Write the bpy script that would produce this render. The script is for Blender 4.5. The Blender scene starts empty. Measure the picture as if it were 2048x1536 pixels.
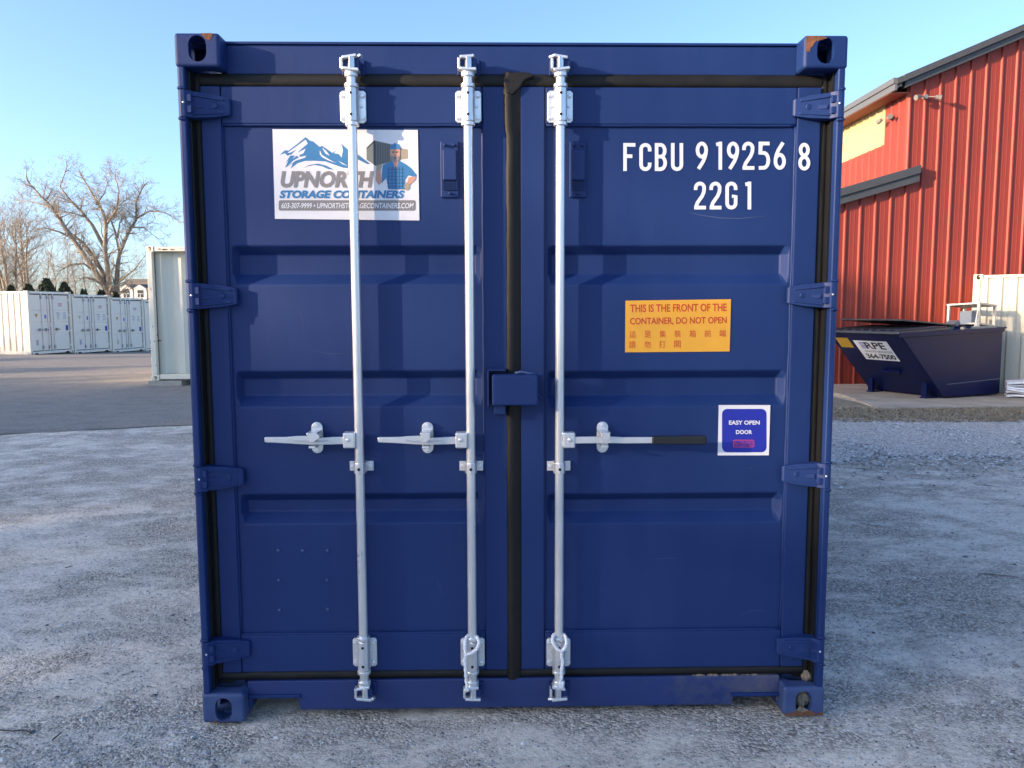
import bpy, bmesh, math, random
from mathutils import Vector, Matrix
random.seed(7)
S = bpy.context.scene
COL = S.collection
R = math.radians

# ------------------------------------------------------------------ camera
CF, CX, CY, CZ = 1540.0, -0.0637, -2.8821, 1.5940
YAW, PIT, ROL = 0.018473, -0.0940873, -0.0028624
fw = Vector((math.sin(YAW)*math.cos(PIT), math.cos(YAW)*math.cos(PIT), math.sin(PIT)))
r0 = Vector((math.cos(YAW), -math.sin(YAW), 0)); u0 = r0.cross(fw)
rt = r0*math.cos(ROL)+u0*math.sin(ROL); up = u0*math.cos(ROL)-r0*math.sin(ROL)
cam = bpy.data.objects.new('camera', bpy.data.cameras.new('camera')); COL.objects.link(cam)
M = Matrix((rt, up, -fw)).transposed().to_4x4(); M.translation = (CX, CY, CZ)
cam.matrix_world = M
cam.data.sensor_width = 36; cam.data.lens = CF/2048*36
cam.data.clip_start = 0.05; cam.data.clip_end = 3000
S.camera = cam
CAM = Vector((CX, CY, CZ))

# ------------------------------------------------------------------ light
SUN = Vector((-2.5, -1.0, 0.6)).normalized()          # towards the sun
ELEV = math.asin(SUN.z); AZ = math.atan2(SUN.x, SUN.y)
W = bpy.data.worlds.new('World'); S.world = W; W.use_nodes = True
nt = W.node_tree; bg = nt.nodes['Background']
sky = nt.nodes.new('ShaderNodeTexSky'); sky.sky_type = 'NISHITA'; sky.sun_disc = False
sky.sun_elevation = ELEV; sky.sun_rotation = AZ
sky.air_density = 0.7; sky.dust_density = 2.0; sky.ozone_density = 2.7
nt.links.new(sky.outputs[0], bg.inputs[0]); bg.inputs[1].default_value = 0.145
sl = bpy.data.lights.new('sun', 'SUN'); sl.energy = 3.3; sl.angle = R(0.55); sl.color = (1.0, 0.74, 0.50)
so = bpy.data.objects.new('sun', sl); COL.objects.link(so)
so.rotation_euler = (-SUN).to_track_quat('-Z', 'Y').to_euler()
so.location = SUN*60
S.view_settings.view_transform = 'Standard'; S.view_settings.look = 'None'
S.view_settings.gamma = 1; S.view_settings.use_curve_mapping = False
S.view_settings.exposure = 1.84
S.cycles.max_bounces = 6; S.cycles.diffuse_bounces = 3; S.cycles.glossy_bounces = 3

# ------------------------------------------------------------------ helpers
def ray(px, py): return fw + rt*((px-1024)/CF) + up*((768-py)/CF)
def U(px, py, y):                                      # pixel -> point on the plane y
    d = ray(px, py); return CAM + d*((y-CY)/d.y)
def UZ(px, py, z=0.0):
    d = ray(px, py); return CAM + d*((z-CZ)/d.z)

class MB:
    def __init__(s): s.v = []; s.f = []
    def add(s, v, f):
        n = len(s.v); s.v += [tuple(p) for p in v]; s.f += [tuple(i+n for i in q) for q in f]; return s
    def box(s, x0, x1, y0, y1, z0, z1):
        v = [(x, y, z) for z in (z0, z1) for y in (y0, y1) for x in (x0, x1)]
        return s.add(v, [(0,2,3,1),(4,5,7,6),(0,1,5,4),(2,6,7,3),(0,4,6,2),(1,3,7,5)])
    def obox(s, c, ax, ay, az):                        # oriented box, half axes
        c, ax, ay, az = map(Vector, (c, ax, ay, az))
        v = [c+ax*a+ay*b+az*d for d in (-1,1) for b in (-1,1) for a in (-1,1)]
        return s.add(v, [(0,2,3,1),(4,5,7,6),(0,1,5,4),(2,6,7,3),(0,4,6,2),(1,3,7,5)])
    def prism(s, poly, y0, y1):                        # polygon in x,z extruded along y
        n = len(poly)
        v = [(x, y0, z) for x, z in poly]+[(x, y1, z) for x, z in poly]
        return s.add(v, [tuple(range(n)), tuple(range(2*n-1, n-1, -1))]+[(i, i+n, (i+1) % n+n, (i+1) % n) for i in range(n)])
    def prismz(s, poly, z0, z1):                       # polygon in x,y extruded along z
        n = len(poly)
        v = [(x, y, z0) for x, y in poly]+[(x, y, z1) for x, y in poly]
        return s.add(v, [tuple(range(n-1, -1, -1)), tuple(range(n, 2*n))]+[(i, (i+1) % n, (i+1) % n+n, i+n) for i in range(n)])
    def prismx(s, poly, x0, x1):                       # polygon in y,z extruded along x
        n = len(poly)
        v = [(x0, y, z) for y, z in poly]+[(x1, y, z) for y, z in poly]
        return s.add(v, [tuple(range(n-1, -1, -1)), tuple(range(n, 2*n))]+[(i, (i+1) % n, (i+1) % n+n, i+n) for i in range(n)])
    def cyl(s, a, b, r, n=12, r2=None, cap=True):
        a, b = Vector(a), Vector(b); d = (b-a).normalized(); r2 = r if r2 is None else r2
        e = d.orthogonal().normalized(); g = d.cross(e)
        v = [a+(e*math.cos(t)+g*math.sin(t))*r for t in [2*math.pi*i/n for i in range(n)]]
        v += [b+(e*math.cos(t)+g*math.sin(t))*r2 for t in [2*math.pi*i/n for i in range(n)]]
        f = [(i, (i+1) % n, (i+1) % n+n, i+n) for i in range(n)]
        if cap: f += [tuple(range(n-1, -1, -1)), tuple(range(n, 2*n))]
        return s.add(v, f)
    def tube(s, pts, rad, n=6, cap=True):
        pts = [Vector(p) for p in pts]; k = len(pts)
        if not hasattr(rad, '__len__'): rad = [rad]*k
        v = []; e = None
        for i, p in enumerate(pts):
            d = (pts[min(i+1, k-1)]-pts[max(i-1, 0)]).normalized()
            if e is None: e = d.orthogonal().normalized()
            e = (e-d*e.dot(d)); e = e.normalized() if e.length > 1e-6 else d.orthogonal().normalized()
            g = d.cross(e)
            v += [p+(e*math.cos(2*math.pi*j/n)+g*math.sin(2*math.pi*j/n))*rad[i] for j in range(n)]
        f = [(i*n+j, i*n+(j+1) % n, (i+1)*n+(j+1) % n, (i+1)*n+j) for i in range(k-1) for j in range(n)]
        if cap: f += [tuple(range(n-1, -1, -1)), tuple(range((k-1)*n, k*n))]
        return s.add(v, f)
    def dome(s, c, d, r, h, n=8):                      # rivet / bolt head
        c, d = Vector(c), Vector(d).normalized(); e = d.orthogonal().normalized(); g = d.cross(e)
        v = []
        for rr, hh in ((r, 0), (r, h*.5), (r*.7, h*.9)):
            v += [c+d*hh+(e*math.cos(2*math.pi*i/n)+g*math.sin(2*math.pi*i/n))*rr for i in range(n)]
        f = [(k*n+i, k*n+(i+1) % n, (k+1)*n+(i+1) % n, (k+1)*n+i) for k in range(2) for i in range(n)]
        f.append(tuple(range(2*n, 3*n)))
        return s.add(v, f)
    def mesh(s, name):
        m = bpy.data.meshes.new(name); m.from_pydata(s.v, [], s.f); m.validate(); m.update()
        b = bmesh.new(); b.from_mesh(m); bmesh.ops.recalc_face_normals(b, faces=b.faces); b.to_mesh(m); b.free()
        return m
    def build(s, name, m, parent=None, bevel=0, smooth=False, seg=2, recalc=True):
        me = s.mesh(name)
        return link(name, me, m, parent, bevel, smooth, seg)

def link(name, me, m, parent=None, bevel=0, smooth=False, seg=2):
    o = bpy.data.objects.new(name, me); COL.objects.link(o)
    if m is not None and not me.materials:
        for q in (m if isinstance(m, (list, tuple)) else [m]): me.materials.append(q)
    if parent is not None: o.parent = parent
    if bevel:
        b = o.modifiers.new('bevel', 'BEVEL'); b.width = bevel; b.segments = seg; b.limit_method = 'ANGLE'; b.angle_limit = R(32)
        b.harden_normals = False
    if smooth:
        for p in me.polygons: p.use_smooth = True
        me.update()
    return o
def empty(name, loc=(0,0,0), rz=0):
    o = bpy.data.objects.new(name, None); COL.objects.link(o); o.location = loc; o.rotation_euler = (0,0,rz); o.empty_display_size = .1
    return o
def tag(o, label, cat, group=None):
    o['label'] = label; o['category'] = cat
    if group: o['group'] = group
    return o
def struct(o): o['kind'] = 'structure'; return o
def copy_tree(o, parent=None):
    c = o.copy(); COL.objects.link(c); c.parent = parent
    for ch in list(o.children): copy_tree(ch, c)
    return c

# ------------------------------------------------------------------ materials
def mat(name, col, rough=.5, metal=0, var=0.0, vscale=6, bump=0, bscale=60, col2=None, spec=.5, coat=0, stretch=None, bdist=.01):
    m = bpy.data.materials.new(name); m.use_nodes = True; t = m.node_tree; b = t.nodes['Principled BSDF']
    b.inputs['Roughness'].default_value = rough; b.inputs['Metallic'].default_value = metal
    b.inputs['Specular IOR Level'].default_value = spec; b.inputs['Coat Weight'].default_value = coat
    b.inputs['Base Color'].default_value = (*col, 1)
    tc = t.nodes.new('ShaderNodeTexCoord'); vec = tc.outputs['Object']
    if stretch:
        mp = t.nodes.new('ShaderNodeMapping'); mp.inputs['Scale'].default_value = stretch
        t.links.new(vec, mp.inputs[0]); vec = mp.outputs[0]
    if var or col2:
        n = t.nodes.new('ShaderNodeTexNoise'); n.inputs['Scale'].default_value = vscale; n.inputs['Detail'].default_value = 8
        n.inputs['Roughness'].default_value = .65
        t.links.new(vec, n.inputs['Vector'])
        rp = t.nodes.new('ShaderNodeValToRGB'); rp.color_ramp.elements[0].position = .3; rp.color_ramp.elements[1].position = .72
        c2 = col2 if col2 else tuple(c*(1+var) for c in col); c1 = col if col2 else tuple(c*(1-var) for c in col)
        rp.color_ramp.elements[0].color = (*c1, 1); rp.color_ramp.elements[1].color = (*c2, 1)
        t.links.new(n.outputs[0], rp.inputs[0]); t.links.new(rp.outputs[0], b.inputs['Base Color'])
        mr = t.nodes.new('ShaderNodeMapRange'); mr.inputs[3].default_value = max(rough-.1, .03); mr.inputs[4].default_value = min(rough+.12, 1)
        t.links.new(n.outputs[0], mr.inputs[0]); t.links.new(mr.outputs[0], b.inputs['Roughness'])
    if bump:
        n2 = t.nodes.new('ShaderNodeTexNoise'); n2.inputs['Scale'].default_value = bscale; n2.inputs['Detail'].default_value = 5
        t.links.new(vec, n2.inputs['Vector'])
        bp = t.nodes.new('ShaderNodeBump'); bp.inputs['Strength'].default_value = bump; bp.inputs['Distance'].default_value = bdist
        t.links.new(n2.outputs[0], bp.inputs['Height']); t.links.new(bp.outputs[0], b.inputs['Normal'])
    return m
def print_mat(name, col): return mat(name, col, .45, var=.05, vscale=14)

BLUE = mat('container_blue_paint', (.0050, .022, .106), .54, col2=(.0085, .029, .122), vscale=5, bump=.10, bscale=5, bdist=.03, spec=.30, stretch=(1.2, 1.2, .22))
BLUEW = mat('worn_blue_paint', (.022, .045, .15), .6, col2=(.05, .085, .19), vscale=9, bump=.15, bscale=40)
GALV = mat('galvanised_steel', (.70, .71, .72), .30, .66, var=.05, vscale=14, bump=.012, bscale=70, bdist=.004, stretch=(1, 1, .5))
RUBBER = mat('black_rubber_seal', (.009, .0085, .008), .6, var=.35, spec=.3, vscale=12, bump=.12, bscale=30)
DARK = mat('dark_hollow', (.006, .006, .008), .9)
GRIP_SHADE = mat('black_grip_and_recess_shade', (.010, .011, .013), .35)  # handle grips, also the shade painted into the post recess
RUST = mat('rust', (.055, .026, .018), .9, col2=(.26, .10, .04), vscale=28, bump=.4, bscale=120, bdist=.003)
MUD = mat('dried_mud', (.11, .09, .065), .95, col2=(.24, .20, .15), vscale=45, bump=.7, bscale=90, bdist=.01)
WHITEV = print_mat('white_vinyl', (.66, .66, .69)); WHITEP = print_mat('white_lettering', (.62, .64, .68))
YELV = print_mat('yellow_vinyl', (.62, .31, .025)); REDP = print_mat('red_ink', (.45, .035, .012))
BLUEV = print_mat('blue_ink', (.012, .020, .30)); LBLUE = print_mat('logo_blue', (.035, .17, .36)); LGREY = print_mat('logo_grey', (.20, .19, .19))
PINKR = print_mat('pink_red_ink', (.55, .05, .10)); SKIN = print_mat('logo_skin', (.50, .26, .18)); TANP = print_mat('logo_tan', (.33, .27, .19))
BEARD = print_mat('logo_beard', (.22, .19, .18)); NAVYP = print_mat('logo_navy', (.02, .07, .17)); GREYP = print_mat('logo_box_grey', (.16, .17, .165)); INKD = print_mat('black_ink', (.02, .02, .025))
ROPE = mat('white_rope', (.74, .74, .76), .8, bump=.6, bscale=220, bdist=.004)

# ------------------------------------------------------------------ ground
def gz(x, y):
    t = max(0.0, y-25.0); t = min(t, 30)
    return -0.033*t*min(1, t/4+.2) if t > 0 else 0.0
def ground_material(name, lightc, darkc, gravelc, sc=1.0, dust=.5, stones=True, bstr=.7):
    m = bpy.data.materials.new(name); m.use_nodes = True; t = m.node_tree; L = t.links; N = t.nodes.new
    b = t.nodes['Principled BSDF']; b.inputs['Roughness'].default_value = .95; b.inputs['Specular IOR Level'].default_value = .25
    tc = N('ShaderNodeTexCoord'); vec = tc.outputs['Object']
    def noise(s, d=6, r=.6):
        n = N('ShaderNodeTexNoise'); n.inputs['Scale'].default_value = s; n.inputs['Detail'].default_value = d; n.inputs['Roughness'].default_value = r
        L.new(vec, n.inputs['Vector']); return n.outputs[0]
    def streak(s, d=8, r=.66):
        mp = N('ShaderNodeMapping'); mp.inputs['Scale'].default_value = (.62, 1, 1); mp.inputs['Rotation'].default_value = (0, 0, R(14)); L.new(vec, mp.inputs[0])
        n = N('ShaderNodeTexNoise'); n.inputs['Scale'].default_value = s; n.inputs['Detail'].default_value = d; n.inputs['Roughness'].default_value = r; n.inputs['Distortion'].default_value = .25
        L.new(mp.outputs[0], n.inputs['Vector']); return n.outputs[0]
    def ramp(src, stops):
        rp = N('ShaderNodeValToRGB'); e = rp.color_ramp.elements
        e[0].position, e[0].color = stops[0][0], (*stops[0][1], 1); e[1].position, e[1].color = stops[-1][0], (*stops[-1][1], 1)
        for p, c in stops[1:-1]:
            q = e.new(p); q.color = (*c, 1)
        L.new(src, rp.inputs[0]); return rp.outputs[0]
    def mix(f, a, c, mode='MIX'):
        x = N('ShaderNodeMix'); x.data_type = 'RGBA'; x.blend_type = mode
        if hasattr(f, 'links') or not isinstance(f, (int, float)): L.new(f, x.inputs[0])
        else: x.inputs[0].default_value = f
        L.new(a, x.inputs[6]); L.new(c, x.inputs[7]); return x.outputs[2]
    vo = N('ShaderNodeTexVoronoi'); vo.inputs['Scale'].default_value = 85*sc; L.new(vec, vo.inputs['Vector'])
    stone = ramp(vo.outputs['Color'], [(0, tuple(c*.5 for c in gravelc)), (.45, gravelc), (.8, tuple(min(.8, c*1.5) for c in gravelc)), (1, tuple(min(.8, c*2) for c in gravelc))])
    big = streak(.9*sc, 7, .62); mid = streak(4.0*sc, 8, .72); fine = noise(38*sc, 6, .7)
    base = ramp(mid, [(.28, darkc), (.55, lightc), (.8, tuple(c*1.12 for c in lightc))])
    ad = N('ShaderNodeMath'); ad.operation = 'ADD'; L.new(big, ad.inputs[0]); L.new(mid, ad.inputs[1])
    mask = ramp(ad.outputs[0], [(dust-.09+.5, (1, 1, 1)), (dust+.14+.5, (0, 0, 0))])
    # the ramp input is clamped to 0..1, halve the sum
    ad2 = N('ShaderNodeMath'); ad2.operation = 'MULTIPLY'; ad2.inputs[1].default_value = .5; L.new(ad.outputs[0], ad2.inputs[0])
    mask = ramp(ad2.outputs[0], [(dust-.035, (1, 1, 1)), (dust+.055, (.12, .12, .12))])
    col = mix(mask, base, stone)
    sp = ramp(fine, [(.30, (.50, .50, .50)), (.46, (1, 1, 1)), (.72, (1.2, 1.2, 1.2))])
    col = mix(1.0, col, sp, 'MULTIPLY')
    L.new(col, b.inputs['Base Color'])
    sm = N('ShaderNodeMath'); sm.operation = 'MULTIPLY'; L.new(vo.outputs['Distance'], sm.inputs[0]); L.new(mask, sm.inputs[1])
    a2 = N('ShaderNodeMath'); a2.operation = 'ADD'; L.new(fine, a2.inputs[0])
    s3 = N('ShaderNodeMath'); s3.operation = 'MULTIPLY'; s3.inputs[1].default_value = -1.1; L.new(sm.outputs[0], s3.inputs[0]); L.new(s3.outputs[0], a2.inputs[1])
    a4 = N('ShaderNodeMath'); a4.operation = 'ADD'; L.new(a2.outputs[0], a4.inputs[0])
    s5 = N('ShaderNodeMath'); s5.operation = 'MULTIPLY'; s5.inputs[1].default_value = 1.6; L.new(mid, s5.inputs[0]); L.new(s5.outputs[0], a4.inputs[1])
    bp = N('ShaderNodeBump'); bp.inputs['Strength'].default_value = bstr; bp.inputs['Distance'].default_value = .014
    L.new(a4.outputs[0], bp.inputs['Height']); L.new(bp.outputs[0], b.inputs['Normal'])
    return m
GROUND = ground_material('dusty_worn_paving', (.72, .64, .54), (.52, .465, .395), (.40, .355, .30), 1.0, .485)
ASPH = ground_material('worn_asphalt', (.24, .22, .195), (.165, .152, .138), (.20, .185, .165), .8, .40, bstr=.35)
GRAVEL = ground_material('crushed_stone', (.52, .485, .44), (.30, .28, .255), (.47, .44, .40), .62, .60, bstr=1.0)
CONC = mat('stained_concrete', (.30, .245, .185), .9, col2=(.47, .40, .32), vscale=2.3, bump=.3, bscale=50)
GRASSG = ground_material('dead_grass_soil', (.28, .235, .165), (.14, .115, .08), (.30, .26, .20), 1.4, .46, bstr=1.0)

def noisy(x, y):
    return math.sin(x*3.1+y*1.7)*.5+math.sin(x*7.3-y*5.1+1.3)*.3+math.sin(x*13.7+y*11.3)*.2
def ground_sheet():
    xs = [-1500, -600, -250, -120, -80]+[-60+i*2 for i in range(14)]
    xs += [-32+i*.8 for i in range(30)]+[-8+i*.16 for i in range(100)]+[8+i*.8 for i in range(30)]+[32, 45, 70, 120, 250, 600, 1500]
    ys = [-1500, -600, -200, -90, -50, -30, -15, -8]+[-4+i*.16 for i in range(100)]+[12+i*.6 for i in range(44)]+[38.4+i*2 for i in range(12)]+[66, 80, 110, 160, 250, 500, 900, 1600]
    v = []; nx = len(xs)
    for y in ys:
        for x in xs:
            h = gz(x, y)
            if abs(x) < 12 and -4 < y < 16:
                h += .010*noisy(x*.9, y*.9)-.012 + .004*noisy(x*4, y*4+2)
            v.append((x, y, h))
    f = [(j*nx+i, j*nx+i+1, (j+1)*nx+i+1, (j+1)*nx+i) for j in range(len(ys)-1) for i in range(nx-1)]
    m = MB(); m.add(v, f); return m
GR = struct(ground_sheet().build('ground', GROUND, smooth=True))
CRACK = mat('dark_crack', (.06, .055, .05), .95)
def crack(pts, w):
    P = [UZ(x, y) for x, y in pts]; Q = []
    for a, b in zip(P, P[1:]):
        n = max(2, int((b-a).length/.05)); Q += [a.lerp(b, i/n)+Vector((random.gauss(0, .008), random.gauss(0, .02), 0)) for i in range(n)]
    m = MB(); v = []
    for i, q in enumerate(Q):
        h = .010*noisy(q.x*.9, q.y*.9)-.012+.004*noisy(q.x*4, q.y*4+2)+.0035; t = w*random.uniform(.1, 1)*math.sin(math.pi*(i+.5)/len(Q))**.5
        v += [(q.x, q.y-t, h), (q.x, q.y+t, h)]
    m.add(v, [(2*i, 2*i+2, 2*i+3, 2*i+1) for i in range(len(Q)-1)]); o = m.build('crack', CRACK, GR)
for pts, w in ((((-40, 1008), (49, 999), (82, 987), (140, 980)), .012), (((1927, 958), (1960, 966), (2020, 975)), .02), (((1664, 927), (1720, 934), (1793, 944)), .015), (((1960, 1144), (2060, 1153)), .010),
               (((1664, 1035), (1740, 1046), (1850, 1068)), .008), (((140, 962), (180, 955), (215, 950)), .010), (((325, 1012), (345, 1004), (370, 1002)), .006), (((1665, 1275), (1700, 1290), (1780, 1310)), .006), (((330, 868), (360, 866), (398, 864)), .012)): crack(pts, w)
def sheet(name, edge_pts, m, n=60, dz=.006):
    o = MB(); o.add([(x, y, gz(x, y)+dz) for x, y in edge_pts], [tuple(range(len(edge_pts)))]); return o
# asphalt lot beyond the seam on the left: a strip grid following the ground
def asphalt():
    a = UZ(0, 868); b = UZ(400, 846); d = (b-a)/(b.x-a.x)
    v = []; f = []; xs = [-70+i*1.0 for i in range(36)]+[-34+i*.25 for i in range(138)]
    cols = 26
    for x in xs:
        y0 = a.y+d.y*(x-a.x)*.9+.05*noisy(x*1.3, 2)+.02*noisy(x*6, 5)
        for j in range(cols):
            y = y0+(46-y0)*(j/(cols-1))**1.6
            v.append((x, y, gz(x, y)+(.022 if j else -.004)+0.0))
    for i in range(len(xs)-1):
        for j in range(cols-1): f.append((i*cols+j, (i+1)*cols+j, (i+1)*cols+j+1, i*cols+j+1))
    m = MB(); m.add(v, f); return m
struct(asphalt().build('asphalt_lot', ASPH))
# right-hand zones: crushed stone band, dead grass strip, concrete pad
def zone(px_top, px_bot, dz, extra_right=8):
    T = [UZ(x, y) for x, y in px_top]; B = [UZ(x, y) for x, y in px_bot]
    return T, B
def strip(name, near, far, m, dz, n=80, rows=10, wob=.06):
    v = []; f = []
    for i in range(n+1):
        t = i/n
        def interp(P):
            k = t*(len(P)-1); a = int(min(k, len(P)-2)); return P[a].lerp(P[a+1], k-a)
        p, q = interp(near), interp(far)
        p = p+Vector((0, wob*noisy(p.x*2.2, 3), 0)); q = q+Vector((0, wob*noisy(q.x*2.6, 9), 0))
        for j in range(rows+1):
            s = p.lerp(q, j/rows); e = 1 if 0 < j < rows else -1.2
            v.append((s.x, s.y, dz*e+.004*noisy(s.x*5, s.y*5)))
    k = rows+1
    for i in range(n):
        for j in range(rows): f.append((i*k+j, (i+1)*k+j, (i+1)*k+j+1, i*k+j+1))
    b = MB(); b.add(v, f); return struct(b.build(name, m))
V3 = lambda x, y: Vector((x, y, 0))
strip('gravel_strip', [V3(1.8, 4.6), V3(3.54, 5.18), V3(5.0, 5.25), V3(5.84, 5.6), V3(9, 6.2), V3(16, 7.0)],
      [V3(1.8, 9.4), V3(4.9, 8.5), V3(7.4, 8.1), V3(10, 8.2), V3(13, 8.2), V3(17, 8.4)], GRAVEL, .009, rows=14, wob=.30)
strip('dead_grass_strip', [V3(3.0, 9.0), V3(4.905, 8.25), V3(7.41, 7.8), V3(10, 7.9), V3(17, 8.1)],
      [V3(3.2, 12.9), V3(6.2, 11.3), V3(6.1, 9.5), V3(8.5, 9.6), V3(17, 9.9)], GRASSG, .014, wob=.2)
pad = MB(); pts = [(6.35, 13.2), (6.30, 11.0), (6.02, 9.25), (8.5, 9.42), (12, 9.55), (17, 9.7), (17, 13.2)]
pad.prismz(pts, -.12, .045); struct(pad.build('concrete_pad', CONC, bevel=.012))

# ------------------------------------------------------------------ corner casting (shared)
def bool_mesh(base, cutters, bev=0):
    o = bpy.data.objects.new('tmp', base); COL.objects.link(o)
    if bev:
        b = o.modifiers.new('b', 'BEVEL'); b.width = bev; b.segments = 4; b.limit_method = 'ANGLE'
    cs = []
    for c in cutters:
        q = bpy.data.objects.new('cut', c); COL.objects.link(q); cs.append(q)
        md = o.modifiers.new('c', 'BOOLEAN'); md.operation = 'DIFFERENCE'; md.object = q; md.solver = 'EXACT'
    dg = bpy.context.evaluated_depsgraph_get(); dg.update()
    me = bpy.data.meshes.new_from_object(o.evaluated_get(dg))
    for q in cs+[o]: bpy.data.objects.remove(q, do_unlink=True)
    return me
def oval(w, h, n=10):                                  # stadium outline, long axis second
    r = w/2; k = h/2-r
    return [(r*math.cos(math.pi*i/n), k+r*math.sin(math.pi*i/n)) for i in range(n+1)]+[(-r*math.cos(math.pi*i/n), -k-r*math.sin(math.pi*i/n)) for i in range(n+1)]
# local: outer corner at (0,0,0) bottom-left-front; x to the middle, y backwards, z up
CW, CD, CH = .162, .178, .118
def casting_mesh(filled=False):
    base = MB().box(0, CW, 0, CD, 0, CH).mesh('corner_casting')
    cuts = [MB().box(.030, CW-.022, .026, CD-.02, .020, CH-.028).mesh('a')]
    ov = oval(.064, .092)
    cuts.append(MB().prism([(x+.083, z+.055) for x, z in ov], -.05, .06).mesh('b'))
    cuts.append(MB().prismx([(y+.09, z+.056) for y, z in oval(.05, .08)], -.05, .06).mesh('c'))
    cuts.append(MB().prismz([(y2+.084, x2+.09) for x2, y2 in oval(.064, .112)], .06 if True else 0, CH+.05).mesh('d'))
    me = bool_mesh(base, cuts, .012)
    for p in me.polygons: p.use_smooth = False
    return me
CAST = casting_mesh()
CASTMESH = {}
def casting(parent, m, sx, sz, y, x, z, back=False):
    key = m.name
    if key not in CASTMESH:
        me = CAST.copy(); me.materials.clear(); me.materials.append(m); CASTMESH[key] = me
    o = link('corner_casting', CASTMESH[key], None, parent)
    o.location = (x, y, z); o.scale = (sx, -1 if back else 1, sz)
    return o

# ------------------------------------------------------------------ corrugated sheet generator
def corrugate(L, z0, z1, depth=.036, pitch=.278, flat=.11, slope=.028):
    """profile in (s, d): d 0 outer, depth inner"""
    prof = [(0, 0)]; s = .06
    while s+pitch < L-.06:
        prof += [(s+flat*.5, 0), (s+flat*.5+slope, depth), (s+pitch-flat*.5-slope, depth), (s+pitch-flat*.5, 0)]
        s += pitch
    prof.append((L, 0)); return prof
def wall_mesh(prof, fn, z0, z1):
    m = MB(); n = len(prof)
    v = [fn(s, d, z0) for s, d in prof]+[fn(s, d, z1) for s, d in prof]
    # give the sheet a back 3 mm inside
    m.add(v, [(i, i+1, n+i+1, n+i) for i in range(n-1)])
    return m

# ================================================================== MAIN BLUE CONTAINER
HW = 1.219; HT = 2.591; LEN = 6.058
main = empty('shipping_container')
tag(main, 'dark blue steel shipping container standing closed in the middle of the yard', 'container')
for sx in (1, -1):
    for sz in (1, -1):
        casting(main, BLUEW if sz == 1 else BLUE, sx, sz, 0, -HW*sx, 0 if sz == 1 else HT)
        casting(main, BLUE, sx, sz, LEN, -HW*sx, 0 if sz == 1 else HT, True)
Y_H, Y_D, Y_P, Y_S = .075, .066, .079, .058            # header, door frame, door panel, sill
zt = lambda py, y=Y_D, px=850: U(px, py, y).z
# posts: J section
for s in (-1, 1):
    poly = [(s*1.2155, .012), (s*1.208, .005), (s*1.190, .005), (s*1.188, .010), (s*1.188, .150), (s*1.115, .150), (s*1.115, .175), (s*1.2155, .175)]
    MB().prismz(poly if s > 0 else poly[::-1], .116, HT-.116).build('corner_post', BLUE, main, bevel=.003)
    MB().box(min(s*1.187, s*1.125), max(s*1.187, s*1.125), .088, .149, .12, HT-.12).build('recess_shade_fill', GRIP_SHADE, main)  # black filler: shade of the gap beside the post, put into the colour
    MB().box(min(s*1.1872, s*1.180), max(s*1.1872, s*1.180), .036, .0875, .12, HT-.12).build('recess_shade_lining', GRIP_SHADE, main)  # thin black layer painting the same shade on the post's inner face
    MB().prismz([(s*1.2155, LEN-.15), (s*1.12, LEN-.15), (s*1.12, LEN-.01), (s*1.2155, LEN-.01)], .116, HT-.116).build('rear_post', BLUE, main, bevel=.004)
Z_HB = zt(149, Y_H); Z_DT = zt(173); Z_TS = zt(250); Z_BS = zt(1266); Z_DB = zt(1341); Z_ST = zt(1359, Y_S); Z_SB = zt(1417, Y_S)
hx = HW-CW+.002
hd = MB(); hd.prismx([(Y_H, Z_HB), (Y_H, HT-.022), (Y_H+.006, HT-.016), (.16, HT-.012), (.16, Z_HB)], -hx, hx)
hd.build('top_header', BLUE, main, bevel=.003)
lipo = MB(); lipo.box(-hx, hx, Y_H-.004, .2, HT-.0155, HT-.006); lipo.build('header_lip', BLUE, main, bevel=.002)
inner = MB(); inner.box(-1.14, 1.14, .165, .175, Z_HB-.01, HT-.13); inner.build('header_back', BLUE, main)
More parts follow.
